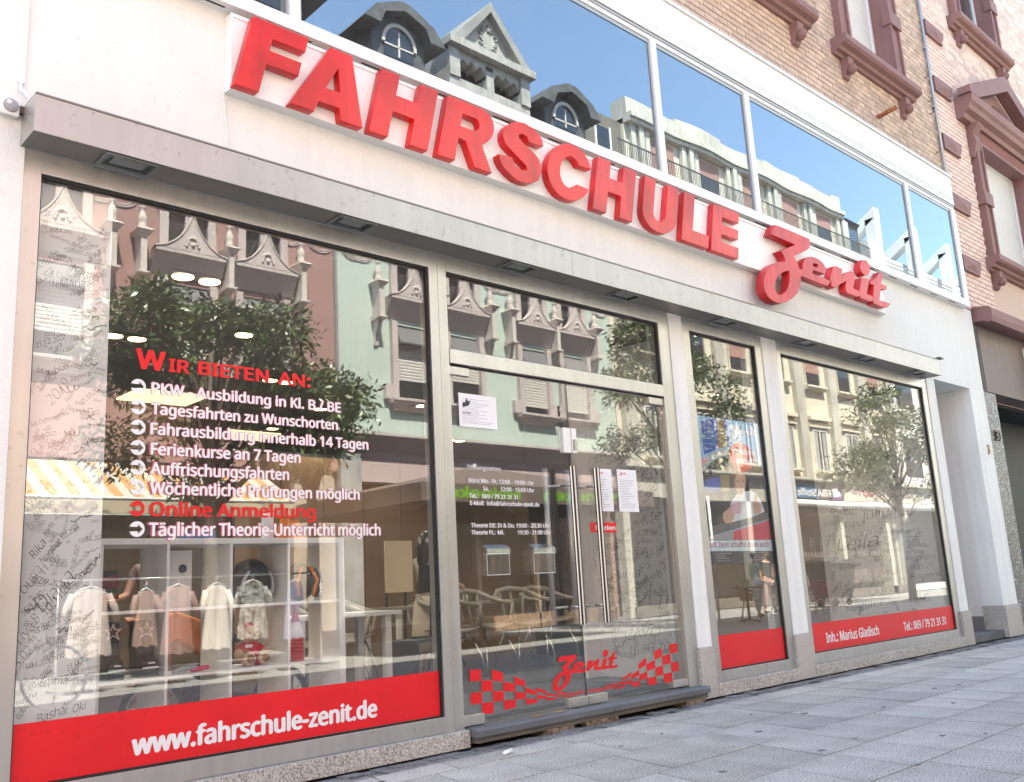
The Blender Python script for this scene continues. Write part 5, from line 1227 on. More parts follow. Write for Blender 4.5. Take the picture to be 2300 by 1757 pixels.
for i,s in enumerate(('Fahrschule Zenit Sachsenhausen','Gartenstraße 31','60596 Frankfurt am Main','Telefon: 069 / 50 27 96 92')): text(s,7.88,7.88+[.25,.12,.2,.22][i],1.205-.022*i,.011,yp,'vwhite',po,'small_print',.0,.0003)
for i,s in enumerate(('Fahrschule Zenit Bornheim','Berger Straße','60385 Frankfurt am Main','Telefon: 069 / 79 21 31 31')): text(s,7.28,7.28+[.24,.14,.2,.22][i],1.205-.022*i,.011,yp,'vwhite',po,'small_print',.0,.0003)
for i in range(9): MB().prism([(7.25,1.97+.05*i),(7.38,1.975+.05*i),(7.38,1.979+.05*i),(7.25,1.974+.05*i)],yp-.0002,yp).build('print_floor_line',PM['sky'],po)

# ================= CLASSROOM CHAIRS =================
def class_chair():
    c=empty('classroom_chair',(0,0,0))
    MB().add([(x,y,.44+.03*((x/.2)**2)) for y in (-.2,-.1,0,.1,.2) for x in (-.21,-.1,0,.1,.21)]+[(x,y,.425+.03*((x/.2)**2)) for y in (-.2,-.1,0,.1,.2) for x in (-.21,-.1,0,.1,.21)],
      [(j*5+i,j*5+i+1,(j+1)*5+i+1,(j+1)*5+i) for j in range(4) for i in range(4)]+[(25+j*5+i,25+(j+1)*5+i,25+(j+1)*5+i+1,25+j*5+i+1) for j in range(4) for i in range(4)]+[(i,25+i,26+i,i+1) for i in range(4)]+[(20+i,21+i,46+i,45+i) for i in range(4)]+[(5*j,5*j+5,5*j+30,5*j+25) for j in range(4)]+[(5*j+4,5*j+29,5*j+34,5*j+9) for j in range(4)],True).build('seat','beige',c)
    pts=[(-.24,-.18,.66),(-.26,.0,.68),(-.25,.14,.72),(-.16,.23,.78),(0,.26,.80),(.16,.23,.78),(.25,.14,.72),(.26,0,.68),(.24,-.18,.66)]
    MB().tube(pts,[.02,.024,.026,.03,.032,.03,.026,.024,.02],10).tube([(-.24,-.18,.66),(-.22,-.16,.5),(-.18,-.1,.44)],.018,8).tube([(.24,-.18,.66),(.22,-.16,.5),(.18,-.1,.44)],.018,8).build('backrest_hoop','beige',c)
    for s in (-.12,0,.12): MB().tube([(s*1.25,.25-abs(s)*.25,.78),(s,.2,.6),(s*.9,.17,.45)],[.013,.016,.02],8).build('back_slat','beige',c)
    for sx in (-1,1):
        for sy in (-1,1): MB().tube([(sx*.13,sy*.12,.43),(sx*.2,sy*.2,.2),(sx*.22,sy*.23,0)],.010,8).build('leg','chrome',c)
    return c
cc=class_chair()
CH=[(6.35,2.75,.2,'beige hoop backed chair nearest to the glass door inside the classroom'),(7.0,2.95,.1,'beige hoop backed chair in the middle of the classroom table side'),(7.65,3.0,-.2,'beige hoop backed chair right of the handles inside the classroom'),(8.35,3.3,-.1,'beige hoop backed chair at far end of the classroom table'),(4.35,2.35,.1,'beige hoop backed chair seen between shelf and door, left one'),(4.95,2.75,0,'beige hoop backed chair seen between shelf and door, right one'),(5.45,3.35,.15,'beige hoop backed chair behind the white table leg'),(7.3,4.2,3.0,'beige hoop backed chair across the classroom table')]
for i,(x,y,r_,lab) in enumerate(CH):
    o=cc if i==0 else copy_tree(cc)
    o.location=(x,y,.12); o.rotation_euler=(0,0,r_); o.scale=(1.12,1.12,1.1); tag(o,lab,'chair','chairs in the classroom')
tb_=empty('classroom_table',(7.2,3.4,.12),'long pale table in the classroom with plant and candle on it','table')
box('table_top',(6.2,9.2,3.45,4.2,.84,.87),'beige',tb_)
for x in (6.25,9.1):
    for y in (3.5,4.1): box('leg',(x,x+.05,y,y+.05,.12,.84),'shelf',tb_)
t2=empty('white_table',(4.6,1.7,.12),'pale table with square legs standing right of the shelf unit','table')
box('table_top',(3.9,5.0,1.75,2.3,.84,.875),'shelf',t2)
for x in (4.0,4.85):
    for y in (1.78,2.2): box('leg',(x,x+.06,y,y+.06,.12,.84),'shelf',t2)
mn=empty('monitor',(5.75,2.3,.87),'black monitor standing on the table behind the door','monitor')
MB().prism([(5.62,1.0),(5.98,1.03),(6.0,1.30),(5.66,1.26)],2.3,2.34).build('screen','black',mn); MB().tube([(5.8,2.33,1.05),(5.8,2.36,.60)],.02,8).box(5.66,5.95,2.25,2.5,.575,.6).build('stand','black',mn)
dk=empty('desk',(5.8,2.4,.12),'small dark desk under the black monitor inside the door','desk'); box('top',(5.5,6.1,2.2,2.7,.55,.5745),'dark',dk)
for x in (5.52,6.04): box('leg',(x,x+.04,2.25,2.65,.12,.55),'dark',dk)
fc=empty('flip_chart',(6.6,4.0,.12),'flip chart with blank cream paper beside the wood panels','flip chart')
box('paper_pad',(6.44,6.83,3.98,4.0,1.03,1.62),mat('cream_pad',(.62,.50,.36),.8),fc)
for x in (6.5,6.77): MB().tube([(x,4.02,1.6),(x,4.1,.12)],.015,8).build('leg','black',fc)
# plant pots and candle
def pot_plant(x,y,z,lab,r=.06,h=.10,cat='plant'):
    p=empty('pot_plant',(x,y,z),lab,cat)
    MB().lathe([(r*.8,0),(r,h*.9),(r,h)],(x,y,z),14).build('pot','white',p)
    lf=MB()
    for k in range(60):
        t=random.uniform(0,6.28); a=random.uniform(.1,1); q=Vector((x+math.cos(t)*r*1.6*a,y+math.sin(t)*r*1.6*a,z+h+random.uniform(0,.12)*(1.3-a))); d=Vector((random.uniform(-1,1),random.uniform(-1,1),random.uniform(.1,1))).normalized()*.04; e=d.cross(Vector((0,0,1))).normalized()*.012
        lf.add([q-d*.5,q+e,q+d*.5,q-e],[(0,1,2,3)])
    o_=lf.build('leaves',mat('pot_leaf',(.12,.22,.04),.6),p); tag(o_,kind='stuff'); return p
pot_plant(7.05,3.6,.871,'small green plant in white pot on the classroom table')
o=MB().lathe([(.03,0),(.03,.12)],(7.3,3.6,.871),12).build('candle','white'); tag(o,'white candle standing beside the plant on the classroom table','candle')
# ================= PEOPLE =================
def skin_body(name,joints,edges,m,parent=None,sub=2,sharp=None):
    me=bpy.data.meshes.new(name); me.from_pydata([j[0] for j in joints],edges,[]); o=bpy.data.objects.new(name,me); COL.objects.link(o)
    md=o.modifiers.new('s','SKIN'); sk=me.skin_vertices[0].data
    for i,j in enumerate(joints):
        r_=j[1]; sk[i].radius=(r_,r_) if isinstance(r_,(int,float)) else r_
    sk[0].use_root=True
    ss=o.modifiers.new('u','SUBSURF'); ss.levels=sub; ss.render_levels=sub
    dg=bpy.context.evaluated_depsgraph_get(); nm=bpy.data.meshes.new_from_object(o.evaluated_get(dg)); bpy.data.objects.remove(o)
    for p in nm.polygons: p.use_smooth=True
    nm.materials.clear(); nm.materials.append(M[m] if isinstance(m,str) else m); nm.name=name
    return link(name,nm,parent)
def person(loc,H,face,lab,top,bottom,hairm='hair',arms=((.0,.0),(.0,.0)),skirt=False,group=None,bun=False,longhair=False,step=.08):
    """standing person; face = heading angle; arms: per side (forward swing, elbow bend)"""
    p=empty('person',loc,lab,'person',group); s=H/1.70; WO[p.name]=Vector((0,0,0))
    J=[];E=[]
    def j(x,y,z,r): J.append(((x*s,y*s,z*s),r*s if not isinstance(r,tuple) else (r[0]*s,r[1]*s))); return len(J)-1
    pel=j(0,0,.93,(.14,.11)); wa=j(0,0,1.08,(.115,.09)); ch=j(0,0,1.27,(.145,.10)); nk=j(0,0,1.42,.052); nk2=j(0,.01,1.48,.048); hd=j(0,.02,1.585,(.078,.092)); hd2=j(0,.015,1.655,(.06,.07))
    E+=[(pel,wa),(wa,ch),(ch,nk),(nk,nk2),(nk2,hd),(hd,hd2)]
    hands=[]
    for k,sx in enumerate((-1,1)):
        fw,el=arms[k]
        sh_=j(sx*.165,0,1.375,.05); 
        ex,ey,ez=sx*.215,math.sin(fw)*.27,1.375-math.cos(fw)*.27
        eb=j(ex,ey,ez,.036); wx,wy,wz=sx*.20,ey+math.sin(fw+el)*.24,ez-math.cos(fw+el)*.24
        wr=j(wx,wy,wz,.025); d=Vector((0,math.sin(fw+el),-math.cos(fw+el)))
        pm=j(wx,wy+d.y*.06,wz+d.z*.06,(.018,.032)); E+=[(ch,sh_),(sh_,eb),(eb,wr),(wr,pm)]; hands.append((pm,Vector((wx,wy+d.y*.06,wz+d.z*.06)),d,sx))
        hp_=j(sx*.09,0,.86,.088); kn=j(sx*.095,step*sx*.5+.01,.48,.056); an=j(sx*.10,step*sx-.02,.09,.038); to=j(sx*.11,step*sx+.11,.035,.032); E+=[(pel,hp_),(hp_,kn),(kn,an),(an,to)]
    for (pi,pp,d,sx) in hands:
        side=Vector((0,d.z,-d.y))
        for f_ in range(4):
            o1=pp+side*(.024-.016*f_)+d*.03; b_=j(o1.x,o1.y,o1.z,.0085); l=[.06,.068,.063,.05][f_]; t_=o1+d*l+Vector((-sx*.018,0,0)); c=j(t_.x,t_.y,t_.z,.0065); E+=[(pi,b_),(b_,c)]
        o1=pp+side*.045+Vector((-sx*.015,0,0)); c=j(o1.x,o1.y,o1.z,.009); E+=[(pi,c)]
    # face
    skin_body('body',J,E,'skin',p)
    MB().lathe([(.006*s,0),(.014*s,-.012*s),(.012*s,-.03*s)],(0,.105*s,1.60*s),8).build('nose','skin',p)
    f=MB()
    for sx in (-1,1): f.ball((sx*.03*s,.10*s,1.60*s),(.011*s,.008*s,.006*s),8).ball((sx*.03*s,.103*s,1.622*s),(.018*s,.005*s,.004*s),6)
    f.build('eyes_and_brows','hair',p); MB().ball((0,.103*s,1.545*s),(.022*s,.008*s,.006*s),8).build('mouth',mat('lips',(.35,.08,.07),.5),p)
    e_=MB(); [e_.ball((sx*.083*s,.01*s,1.59*s),(.01*s,.02*s,.028*s),8) for sx in (-1,1)]; e_.build('ears','skin',p)
    hr=MB().ball((0,-.012*s,1.625*s),(.092*s,.10*s,.088*s),16)
    if longhair: hr.tube([(0,-.05*s,1.62*s),(0,-.085*s,1.5*s),(0,-.10*s,1.36*s),(0,-.105*s,1.25*s)],[.085*s,.08*s,.07*s,.03*s],12)
    if bun: hr.ball((0,-.09*s,1.70*s),.04*s,10)
    hr.build('hair',hairm,p)
    # clothes: slightly larger shells
    T=[]; TE=[]
    def tj(x,y,z,r): T.append(((x*s,y*s,z*s),(r[0]*s,r[1]*s) if isinstance(r,tuple) else r*s)); return len(T)-1
    a=tj(0,0,1.22,(.160,.122)); b=tj(0,0,1.05,(.135,.108)); c=tj(0,0,.90,(.165,.125)); d_=tj(0,0,1.40,(.105,.08)); TE+=[(a,b),(b,c),(a,d_)]
    for k,sx in enumerate((-1,1)):
        fw,el=arms[k]; q=tj(sx*.165,0,1.375,.064); r2=tj(sx*.195,math.sin(fw)*.14,1.375-math.cos(fw)*.14,.055); TE+=[(a,q),(q,r2)]
    skin_body('top',T,TE,top,p)
    if skirt: MB().lathe([(.15*s,.96*s),(.185*s,.85*s),(.21*s,.6*s),(.235*s,.34*s),(.22*s,.33*s)],(0,0,0),20).build('skirt',bottom,p)
    else:
        T.clear(); TE.clear(); a=tj(0,0,.93,(.155,.125))
        for sx in (-1,1): h_=tj(sx*.09,0,.84,.102); k_=tj(sx*.095,step*sx*.5+.01,.48,.085); l_=tj(sx*.10,step*sx-.02,.14,.075); TE+=[(a,h_),(h_,k_),(k_,l_)]
        skin_body('trousers',T,TE,bottom,p)
    fs=MB()
    for sx in (-1,1): fs.ball((sx*.105*s,(step*sx+.045)*s,.035*s),(.045*s,.125*s,.036*s),12)
    fs.build('shoes','black',p)
    p.rotation_euler=(0,0,face); return p
beigec=mat('beige_blouse',(.42,.36,.30),.8); cream_s=mat('cream_skirt',(.55,.48,.40),.85)
person((6.25,2.95,.12),1.52,-1.3,'person with long dark hair and beige clothes standing inside beside the flip chart',beigec,cream_s,longhair=True,skirt=True,arms=((.4,.9),(.4,.9)))
person((3.33,3.0,.12),1.52,2.2,'person in pale blouse standing in the room behind the cube shelf',mat('rose_blouse',(.22,.16,.155),.8),mat('pink_trousers',(.45,.25,.22),.8),arms=((.3,1.1),(.3,1.1)),longhair=True)
# ================= STREET FURNITURE ACROSS =================
def wire_chair(loc,rz,col,lab):
    c=empty('wire_chair',loc,lab,'chair','woven look chairs on the street'); WO[c.name]=Vector((0,0,0))
    sh_=MB(); rr=random.Random(5)
    def surf(u,v): # bucket: u around, v up
        a=R(-20+220*u); r_=.20+.06*v; return (r_*math.cos(a),r_*math.sin(a)*1.0,.44+.36*v*(.55+.45*math.sin(math.pi*u)))
    for k in range(34):
        u,v=rr.random(),0; pts=[]
        for i in range(6): pts.append(surf(min(max(u,0),1),i/5)); u+=rr.uniform(-.09,.09)
        sh_.tube(pts,.0085,5,False)
    for k in range(9):
        v=rr.uniform(.15,.9); sh_.tube([surf(i/8,min(1,max(0,v+rr.uniform(-.12,.12)))) for i in range(9)],.008,5,False)
    sh_.tube([surf(i/14,1) for i in range(15)],.013,6).tube([(.2*math.cos(R(a)),.2*math.sin(R(a)),.44) for a in range(0,361,30)],.012,6,False)
    for k in range(8): a=R(22.5*k); sh_.tube([(.2*math.cos(a),.2*math.sin(a),.44),(-.2*math.cos(a),-.2*math.sin(a),.44)],.008,5,False)
    o_=sh_.build('shell',col,c); tag(o_,kind='stuff')
    for sx in (-1,1):
        for sy in (-1,1): MB().tube([(sx*.12,sy*.12,.44),(sx*.22,sy*.22,0)],[.015,.010],8).build('leg',col,c)
    c.rotation_euler=(0,0,rz); return c
tan=mat('tan_metal',(.30,.23,.15),.5); mag=mat('dark_pink_metal',(.42,.06,.16),.5)
wire_chair((19.7,-6.9,0),.4,tan,'tan woven look chair at the cafe table by the poster window'); wire_chair((19.0,-7.3,0),2.6,tan,'tan woven look chair half behind the cafe table')
wire_chair((21.0,-6.6,0),1.2,mag,'dark pink woven look chair beside the cafe table'); wire_chair((22.6,-7.2,0),.2,tan,'tan woven look chair in front of the walking person in black')
def cafe_table(loc,lab):
    c=empty('cafe_table',loc,lab,'table'); x,y,z=loc
    MB().lathe([(.36,.72),(.36,.745)],loc,24).build('table_top',mat('dark_wood',(.14,.07,.04),.5),c)
    MB().tube([(x,y,.03),(x,y,.72)],.03,10).build('post','black',c)
    f=MB(); [f.tube([(x,y,.06),(x+.28*math.cos(a),y+.28*math.sin(a),.015)],.018,6) for a in (0,1.57,3.14,4.71)]; f.build('foot','black',c)
cafe_table((18.3,-6.9,0),'round dark cafe table outside with a small plant on it')
pot_plant(18.25,-6.85,.746,'small green plant in white pot on the outdoor cafe table',.05,.10)
person((22.4,-8.9,0),1.62,0.3,'person in black T-shirt and patterned trousers walking past the wheelie bin',mat('black_shirt',(.02,.02,.022),.8),mat('patterned_cloth',(.45,.30,.30),.8,var=.6,scale=30),bun=True)
person((20.6,-8.1,0),1.55,-1.2,'person in mint shirt carrying a white bag on the street',mat('mint_shirt',(.35,.60,.55),.8),mat('mint_trousers',(.42,.55,.52),.8),arms=((.5,.6),(0,.1)))
o=MB().ball((20.1,-7.75,.80),(.17,.12,.16),12).tube([(19.95,-7.75,.9),(20.1,-7.75,1.02),(20.25,-7.75,.9)],.012,6).build('white_bag','white'); tag(o,'white carrier bag held by the person in the mint shirt','bag')
# wheelie bin
wb=empty('wheelie_bin',(26,-9,0),'large dark grey wheelie bin standing in front of the shops opposite','bin')
M['bing']=mat('bin_grey',(.045,.05,.055),.5)
MB().add([(25.5,-9.35,.25),(26.6,-9.35,.25),(26.6,-8.7,.25),(25.5,-8.7,.25),(25.3,-9.5,1.2),(26.8,-9.5,1.2),(26.8,-8.6,1.2),(25.3,-8.6,1.2)],[(0,3,2,1),(4,5,6,7),(0,1,5,4),(1,2,6,5),(2,3,7,6),(3,0,4,7)]).build('bin_body','bing',wb,.02)
MB().prism([(-9.55,1.205),(-8.55,1.205),(-8.58,1.28),(-9.1,1.34),(-9.52,1.28)],25.25,26.85,'x').build('lid','bing',wb)
for x in (25.6,26.5):
    for y in (-9.25,-8.8): MB().lathe([(.10,-.03),(.10,.03)],(x,y,.10),16,'x').build('wheel','rubber',wb); MB().box(x-.02,x+.02,y-.02,y+.02,.19,.25).build('fork','zinc',wb)
# garments on a rack
rk=empty('garment_rack',(6.2,-8,0),'chrome garment rail with clothes standing on the street opposite','rail')
for x in (4.2,8.1): MB().tube([(x,-8,0),(x,-8,1.42)],.014,8).build('upright','chrome',rk)
MB().tube([(4.2,-8,1.42),(8.1,-8,1.42)],.014,8).build('rail','chrome',rk)
for x in (4.2,8.1): MB().tube([(x,-8.3,.03),(x,-7.7,.03)],.014,8).build('foot','chrome',rk)
def garment(cx,w_,z1,z0,m,lab,kind='dress',fl=.12,y=-8.0,rows=10):
    g=empty('hanging_'+kind,(cx,y,z1),lab,'clothing','clothes on the outdoor rail')
    n=40; vs=[];fs=[]; ph=random.random()*6
    prof=[(0,.22),(.025,.55),(.06,.80),(.12,.84),(.3,.80),(.55,.90),(.8,1.0),(1,1.06)] if kind!='trousers' else [(0,.62),(.1,.66),(.3,.8),(.6,.92),(1,1.02)]
    for i,(t,ww) in enumerate(prof):
        for k in range(n):
            a=2*math.pi*k/n; rr=w_/2*ww; fold=1+.5*t*math.sin(11*a+ph)
            vs.append((cx+rr*math.cos(a)*(1+.05*t*math.sin(7*a+ph)),y+.05*math.sin(a)*fold*(.5+t),z1-(z1-z0)*t+.015*math.sin(7*a)*t))
    for i in range(len(prof)-1):
        for k in range(n): fs.append((i*n+k,i*n+(k+1)%n,(i+1)*n+(k+1)%n,(i+1)*n+k))
    MB().add(vs,fs,True).build('cloth',m,g)
    if kind in('dress','blouse'):
        for s in (-1,1): MB().tube([(cx+s*w_*.42,y,z1-.08*(z1-z0)),(cx+s*w_*.56,y+.03,z1-.3*(z1-z0)),(cx+s*w_*.62,y+.04,z1-.5*(z1-z0))],[.04,.05,.04],10).build('sleeve',m,g)
    MB().tube([(cx-w_*.35,y,z1-.02),(cx,y,z1+.04),(cx+w_*.35,y,z1-.02)],.008,6).tube([(cx,y,z1+.04),(cx,y,z1+.085),(cx+.015,y,z1+.11),(cx,y,z1+.125)],.005,6).build('hanger','white',g)
stripe=mat('zebra_print',(.34,.34,.34),.8,var=1.0,scale=16,streak=.6)
cream_g=mat('cream_cloth',(.60,.56,.52),.9,streak=.4); mauve=mat('mauve_cloth',(.28,.17,.165),.9,streak=.4); lav=mat('lavender_cloth',(.24,.235,.34),.9,streak=.4)  # streaks paint fold shading into the colour of the rail clothes
garment(4.6,0.55,1.30,.45,mat('white_pink_cloth',(.50,.43,.42),.9,streak=.4),'pale pink blouse hanging at left end of the street rail','blouse')
garment(5.34,0.32,1.25,.52,mat('dusty_rose',(.33,.22,.20),.9,streak=.4),'dusty rose dress hanging second from left on the rail','dress'); garment(5.80,0.44,1.29,.38,mauve,'mauve pleated dress hanging beside the cream blouse','dress')
garment(6.38,0.40,1.29,.40,cream_g,'long cream buttoned blouse hanging mid rail','blouse'); garment(6.95,0.46,1.31,.50,stripe,'black and white patterned dress hanging on the rail','dress')
garment(7.65,0.37,1.29,.45,lav,'lavender pleated trousers hanging at right end of the rail','trousers')
# parasol with green lettering
ps=empty('large_parasol',(13,-9,0),'huge dark parasol with green brand lettering standing on the street','parasol')
hx,hy=3.0,2.1; px,py=12.4,-9.1; dkc=mat('taupe_canvas',(.13,.10,.095),.9); gc_=(0,0,0)
nrm=MB(); E8=[(px+hx*a,py+hy*b,2.78) for a,b in ((-1,-1),(0,-1.0),(1,-1),(1,0),(1,1),(0,1.0),(-1,1),(-1,0))]
nrm.add([(px,py,3.45)]+E8+[(px,py,3.43)]+[(a,b,c-.02) for a,b,c in E8],[(0,i+1,(i+1)%8+1) for i in range(8)]+[(9,(i+1)%8+10,i+10) for i in range(8)]); nrm.build('canopy',dkc,ps)
MB().box(px-hx,px+hx,py+hy-.005,py+hy,2.48,2.775).box(px-hx,px+hx,py-hy,py-hy+.005,2.48,2.775).box(px-hx,px-hx+.005,py-hy+.006,py+hy-.006,2.48,2.775).box(px+hx-.005,px+hx,py-hy+.006,py+hy-.006,2.48,2.775).build('valance',dkc,ps)
MB().tube([(px,py,0),(px,py,3.5)],.045,10).build('pole','zinc',ps); MB().box(px-.5,px+.5,py-.5,py+.5,0,.10).build('foot_plate','greystone',ps)
rb_=MB()
for a,b,c in E8: rb_.tube([(px,py,3.38),(a,b,c-.04)],.012,6)
rb_.build('ribs','zinc',ps)
gt=mat('green_lettering',(.16,.42,.02),.6)
text('Heineken',14.4,12.2,2.54,.20,py+hy+.001,gt,ps,'brand_lettering',.04,.004,'+y'); text('Heineken',11.6,9.7,2.54,.20,py+hy+.001,gt,ps,'brand_lettering',.04,.004,'+y')
# second parasol further along, mostly white drape
p2=empty('folded_parasol',(28.2,-8,0),'closed white parasol on a pole beside the tree opposite','parasol')
MB().tube([(28.3,-7.6,0),(28.3,-7.6,2.7)],.025,8).build('pole','zinc',p2); MB().lathe([(.22,.9),(.20,1.4),(.15,2.0),(.08,2.45),(.02,2.56)],(28.3,-7.6,0),10).build('folded_cloth',mat('offwhite_canvas',(.5,.5,.5),.9,streak=.3),p2); MB().box(28.1,28.5,-7.8,-7.4,0,.08).build('foot','greystone',p2)
p3=empty('parasol_pole',(18.5,-7.9,0),'tall white folded parasol behind the cafe chairs','parasol'); MB().tube([(18.6,-7.9,0),(18.6,-7.9,2.9)],.03,8).build('pole','white',p3); MB().lathe([(.35,.85),(.30,1.4),(.18,2.0),(.06,2.7)],(18.35,-8.1,0),10).build('folded_cloth',mat('greyish_cloth',(.55,.56,.57),.9),p3)
# striped awning
aw=empty('striped_awning',(6,YF,3.7),'orange and white striped awning below the pink wall opposite','awning')
ms=[mat('awning_white',(.50,.485,.45),.85),mat('awning_orange',(.52,.29,.13),.85)]
A=MB(); x=-2.0; k=0
while x<9.35:
    A.k=k%2; x2=x+.17
    A.add([(x,YF+.05,3.66),(x2,YF+.05,3.66),(x2,YF+1.55,2.86),(x,YF+1.55,2.86),(x,YF+.05,3.64),(x2,YF+.05,3.64),(x2,YF+1.55,2.84),(x,YF+1.55,2.84)],[(0,1,2,3),(7,6,5,4)])
    x=x2; k+=1
A.build('striped_cloth',ms,aw)
A=MB(); x=-2.0
while x<9.35: A.box(x,x+.05,YF+1.56,YF+1.572,2.60+.008*math.sin(x*40),2.83); x+=.052
o=A.build('fringe',mat('fringe_cloth',(.48,.42,.32),.9),aw); tag(o,kind='stuff')
MB().tube([(-2,YF+1.56,2.85),(9.35,YF+1.56,2.85)],.03,8).tube([(-2,YF+1.56,2.58),(9.35,YF+1.56,2.58)],.012,6).build('front_bar','white',aw)
text('MADAM. FOLLE',8.6,4.4,2.62,.16,YF+1.573,mat('faded_letters',(.20,.17,.13),.8),aw,'sign_lettering',.02,.003,'+y') if False else text('.MA',5.9,4.6,2.62,.16,YF+1.573,mat('faded_letters',(.20,.17,.13),.8),aw,'sign_lettering',.03,.003,'+y')
# bicycle
bk=empty('white_bicycle',(3.6,-6,0),'white bicycle leaning on the pavement, seen mirrored in the left window','bicycle')
bwh=mat('bike_white',(.62,.62,.62),.35)
for c in (2.50,3.55):
    w_=empty('wheel',(c,-6,.34),parent=bk); MB().tube([(c+.33*math.cos(R(a)),-6,.345+.33*math.sin(R(a))) for a in range(0,361,12)],.018,8,False).build('tyre',bwh,w_)
    s_=MB(); [s_.tube([(c,-6,.345),(c+.31*math.cos(R(20*k)),-6,.345+.31*math.sin(R(20*k)))],.0015,3,False) for k in range(18)]; s_.lathe([(.03,-.04),(.03,.04)],(c,-6,.345),10,'y'); s_.build('spokes','chrome',w_)
MB().tube([(3.55,-6,.345),(3.40,-6,.85),(3.38,-6,1.0)],.016,8).tube([(3.41,-6,.80),(2.95,-6,.32),(2.50,-6,.345)],.018,8).tube([(2.95,-6,.32),(2.80,-6,.88)],.016,8).tube([(3.41,-6,.80),(2.84,-6,.78),(2.50,-6,.345)],.014,8).build('frame',bwh,bk)
MB().tube([(3.35,-6.28,1.04),(3.40,-6.1,1.03),(3.38,-6,1.0),(3.40,-5.9,1.03),(3.35,-5.72,1.04)],.012,8).build('handlebar','black',bk); MB().ball((2.78,-6,.92),(.14,.07,.035),12).build('saddle','black',bk)
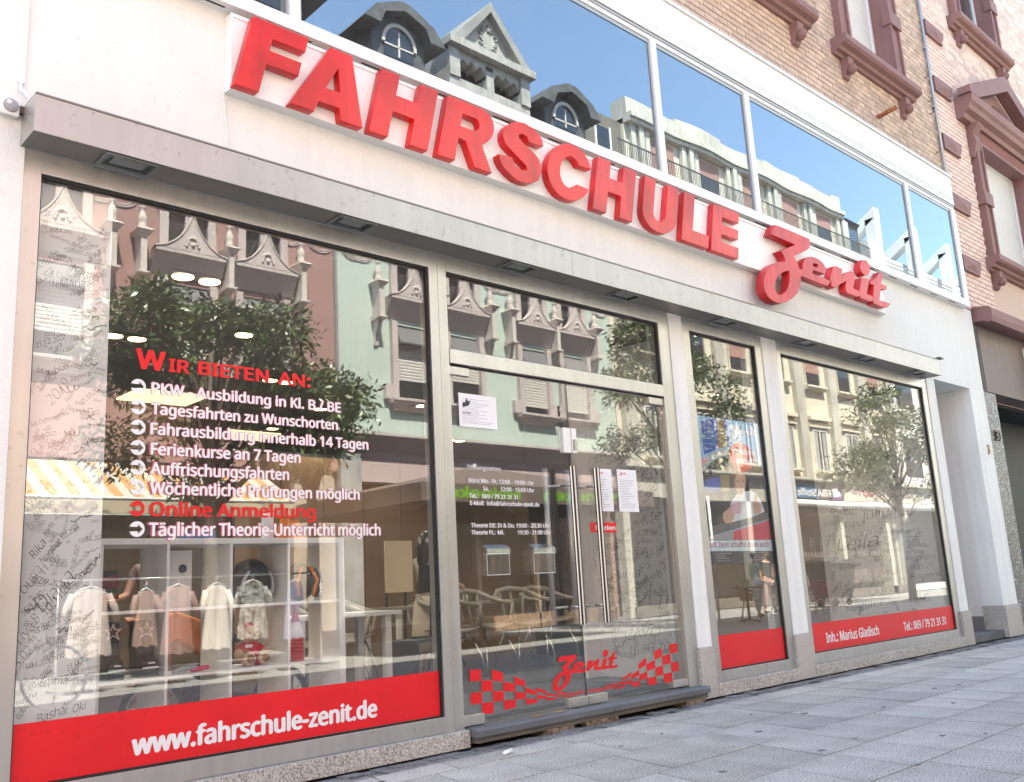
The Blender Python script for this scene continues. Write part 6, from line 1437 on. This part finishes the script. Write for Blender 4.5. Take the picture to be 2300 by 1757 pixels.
# ================= TREES =================
def tree(x,y,zc0,zc1,rx,ry,n,lab,seed,lean=0):
    rr=np.random.default_rng(seed)
    t=empty('street_tree',(x,y,0),lab,'tree','street trees along the far side')
    br=MB(); br.tube([(x,y,0),(x+.03,y,zc0*.6),(x+lean*.4,y,zc0+.4),(x+lean,y,zc0+(zc1-zc0)*.7)],[.13,.10,.075,.03],10)
    cl=[]
    for k in range(26):
        a=rr.uniform(0,6.283); u=rr.uniform(.25,1)**.6; h=rr.uniform(0,1); zz=zc0+.15+(zc1-zc0-.3)*h; rad=u*(.55+.45*math.sin(math.pi*min(1,h*.9+.12)))
        c=np.array([x+lean*h+rx*rad*math.cos(a),y+ry*rad*math.sin(a),zz]); cl.append((c,rr.uniform(.36,.70)))
        b0=(x+lean*.5*h,y,zc0*.7+(zz-zc0)*.55); br.tube([b0,((b0[0]+c[0])/2,(b0[1]+c[1])/2,(b0[2]+c[2])/2+.12),tuple(c)],[.04,.022,.008],6)
    br.build('trunk',mat('bark',(.10,.08,.065),.9,bump=.6,bscale=20,var=.3,scale=8),t)
    cs=np.array([c for c,_ in cl]); rs=np.array([r_ for _,r_ in cl])
    idx=rr.integers(0,len(cl),n); d=rr.normal(size=(n,3)); d/=np.linalg.norm(d,axis=1)[:,None]; rad=rs[idx]*rr.uniform(.3,1.08,n)
    P=cs[idx]+d*rad[:,None]*np.array([1.1,1.1,.8])
    # small sprays: leaves gathered along short twigs
    ax=rr.normal(size=(n,3))+d*1.2+np.array([0,0,-.5]); ax/=np.linalg.norm(ax,axis=1)[:,None]
    sd=np.cross(ax,rr.normal(size=(n,3))); sd/=np.linalg.norm(sd,axis=1)[:,None]; nr=np.cross(ax,sd)
    L=(.05+.13*rr.random(n)**1.6)[:,None]; W=L*.36
    v=np.stack([P,P+ax*L*.5+sd*W*.5+nr*L*.06,P+ax*L,P+ax*L*.5-sd*W*.5+nr*L*.06],1).reshape(-1,3)
    me=bpy.data.meshes.new('crown'); me.vertices.add(4*n); me.vertices.foreach_set('co',v.ravel()); me.loops.add(4*n); me.loops.foreach_set('vertex_index',np.arange(4*n)); me.polygons.add(n); me.polygons.foreach_set('loop_start',np.arange(0,4*n,4)); me.polygons.foreach_set('loop_total',np.full(n,4)); 
    mi=rr.choice(3,n,p=[.5,.3,.2]); 
    for m in LEAF: me.materials.append(m)
    me.polygons.foreach_set('material_index',mi); me.update(calc_edges=True)
    link('crown',me,t)
def leafm(n,c):
    m,t,b=new_mat(n); b.inputs['Base Color'].default_value=(*c,1); b.inputs['Roughness'].default_value=.35
    b.inputs['Transmission Weight'].default_value=0; 
    return m
LEAF=[leafm('leaf_dark',(.045,.075,.028)),leafm('leaf_mid',(.08,.12,.042)),leafm('leaf_light',(.12,.16,.06))]
tree(6.35,-8.2,2.65,5.9,1.95,1.5,24000,'dark leafy street tree in front of the pink house',3)
tree(17.9,-8.2,3.5,7.1,2.1,1.5,16000,'sunlit street tree at the edge of the mint house',4)
tree(29.6,-8.3,3.0,6.8,2.5,1.5,13000,'sunlit street tree in front of the cream building',5)
tree(8.5,-8.9,3.3,4.9,.9,.7,9000,'small bushy street tree right of the dark leafy one',6)
# little things on the pavement
o=MB().tube([(4.10,-.47,.012),(4.19,-.44,.014)],[.012,.016],8).build('paper_scrap','white'); tag(o,'crumpled white paper scrap lying on the pavement by the step','litter')
gm=MB()
for x,y in [(random.uniform(3.5,13),random.uniform(-3.3,-.4)) for _ in range(22)]+[(5.55,-1.35),(7.3,-1.9),(6.4,-1.2),(3.2,-.45),(4.7,-.9),(5.9,-2.4),(8.4,-1.5),(9.5,-1.1),(4.35,-1.9)]: 
    sz_=random.uniform(.35,1.05)
    gm.prism([(x+sz_*random.uniform(.7,1.1)*.035*math.cos(a),y+sz_*random.uniform(.7,1.1)*.025*math.sin(a)) for a in np.linspace(0,6.28,10)[:-1]],-.0005,.0022,'z')
o=gm.build('gum_spots',mat('old_gum',(.15,.148,.145),.8),pav); tag(o,kind='stuff')
for i,(x,lab) in enumerate(((4.78,'left yellowed dry leaf lying on the dark door step'),(5.0,'right yellowed dry leaf lying on the dark door step'))):
    o=MB().prism([(x,-.04),(x+.04,-.06),(x+.085,-.05),(x+.05,-.02)],.119,.122,'z').build('dry_leaf',mat('dry_leaf',(.40,.30,.10),.8)); tag(o,lab,'leaf','dry leaves on the step')
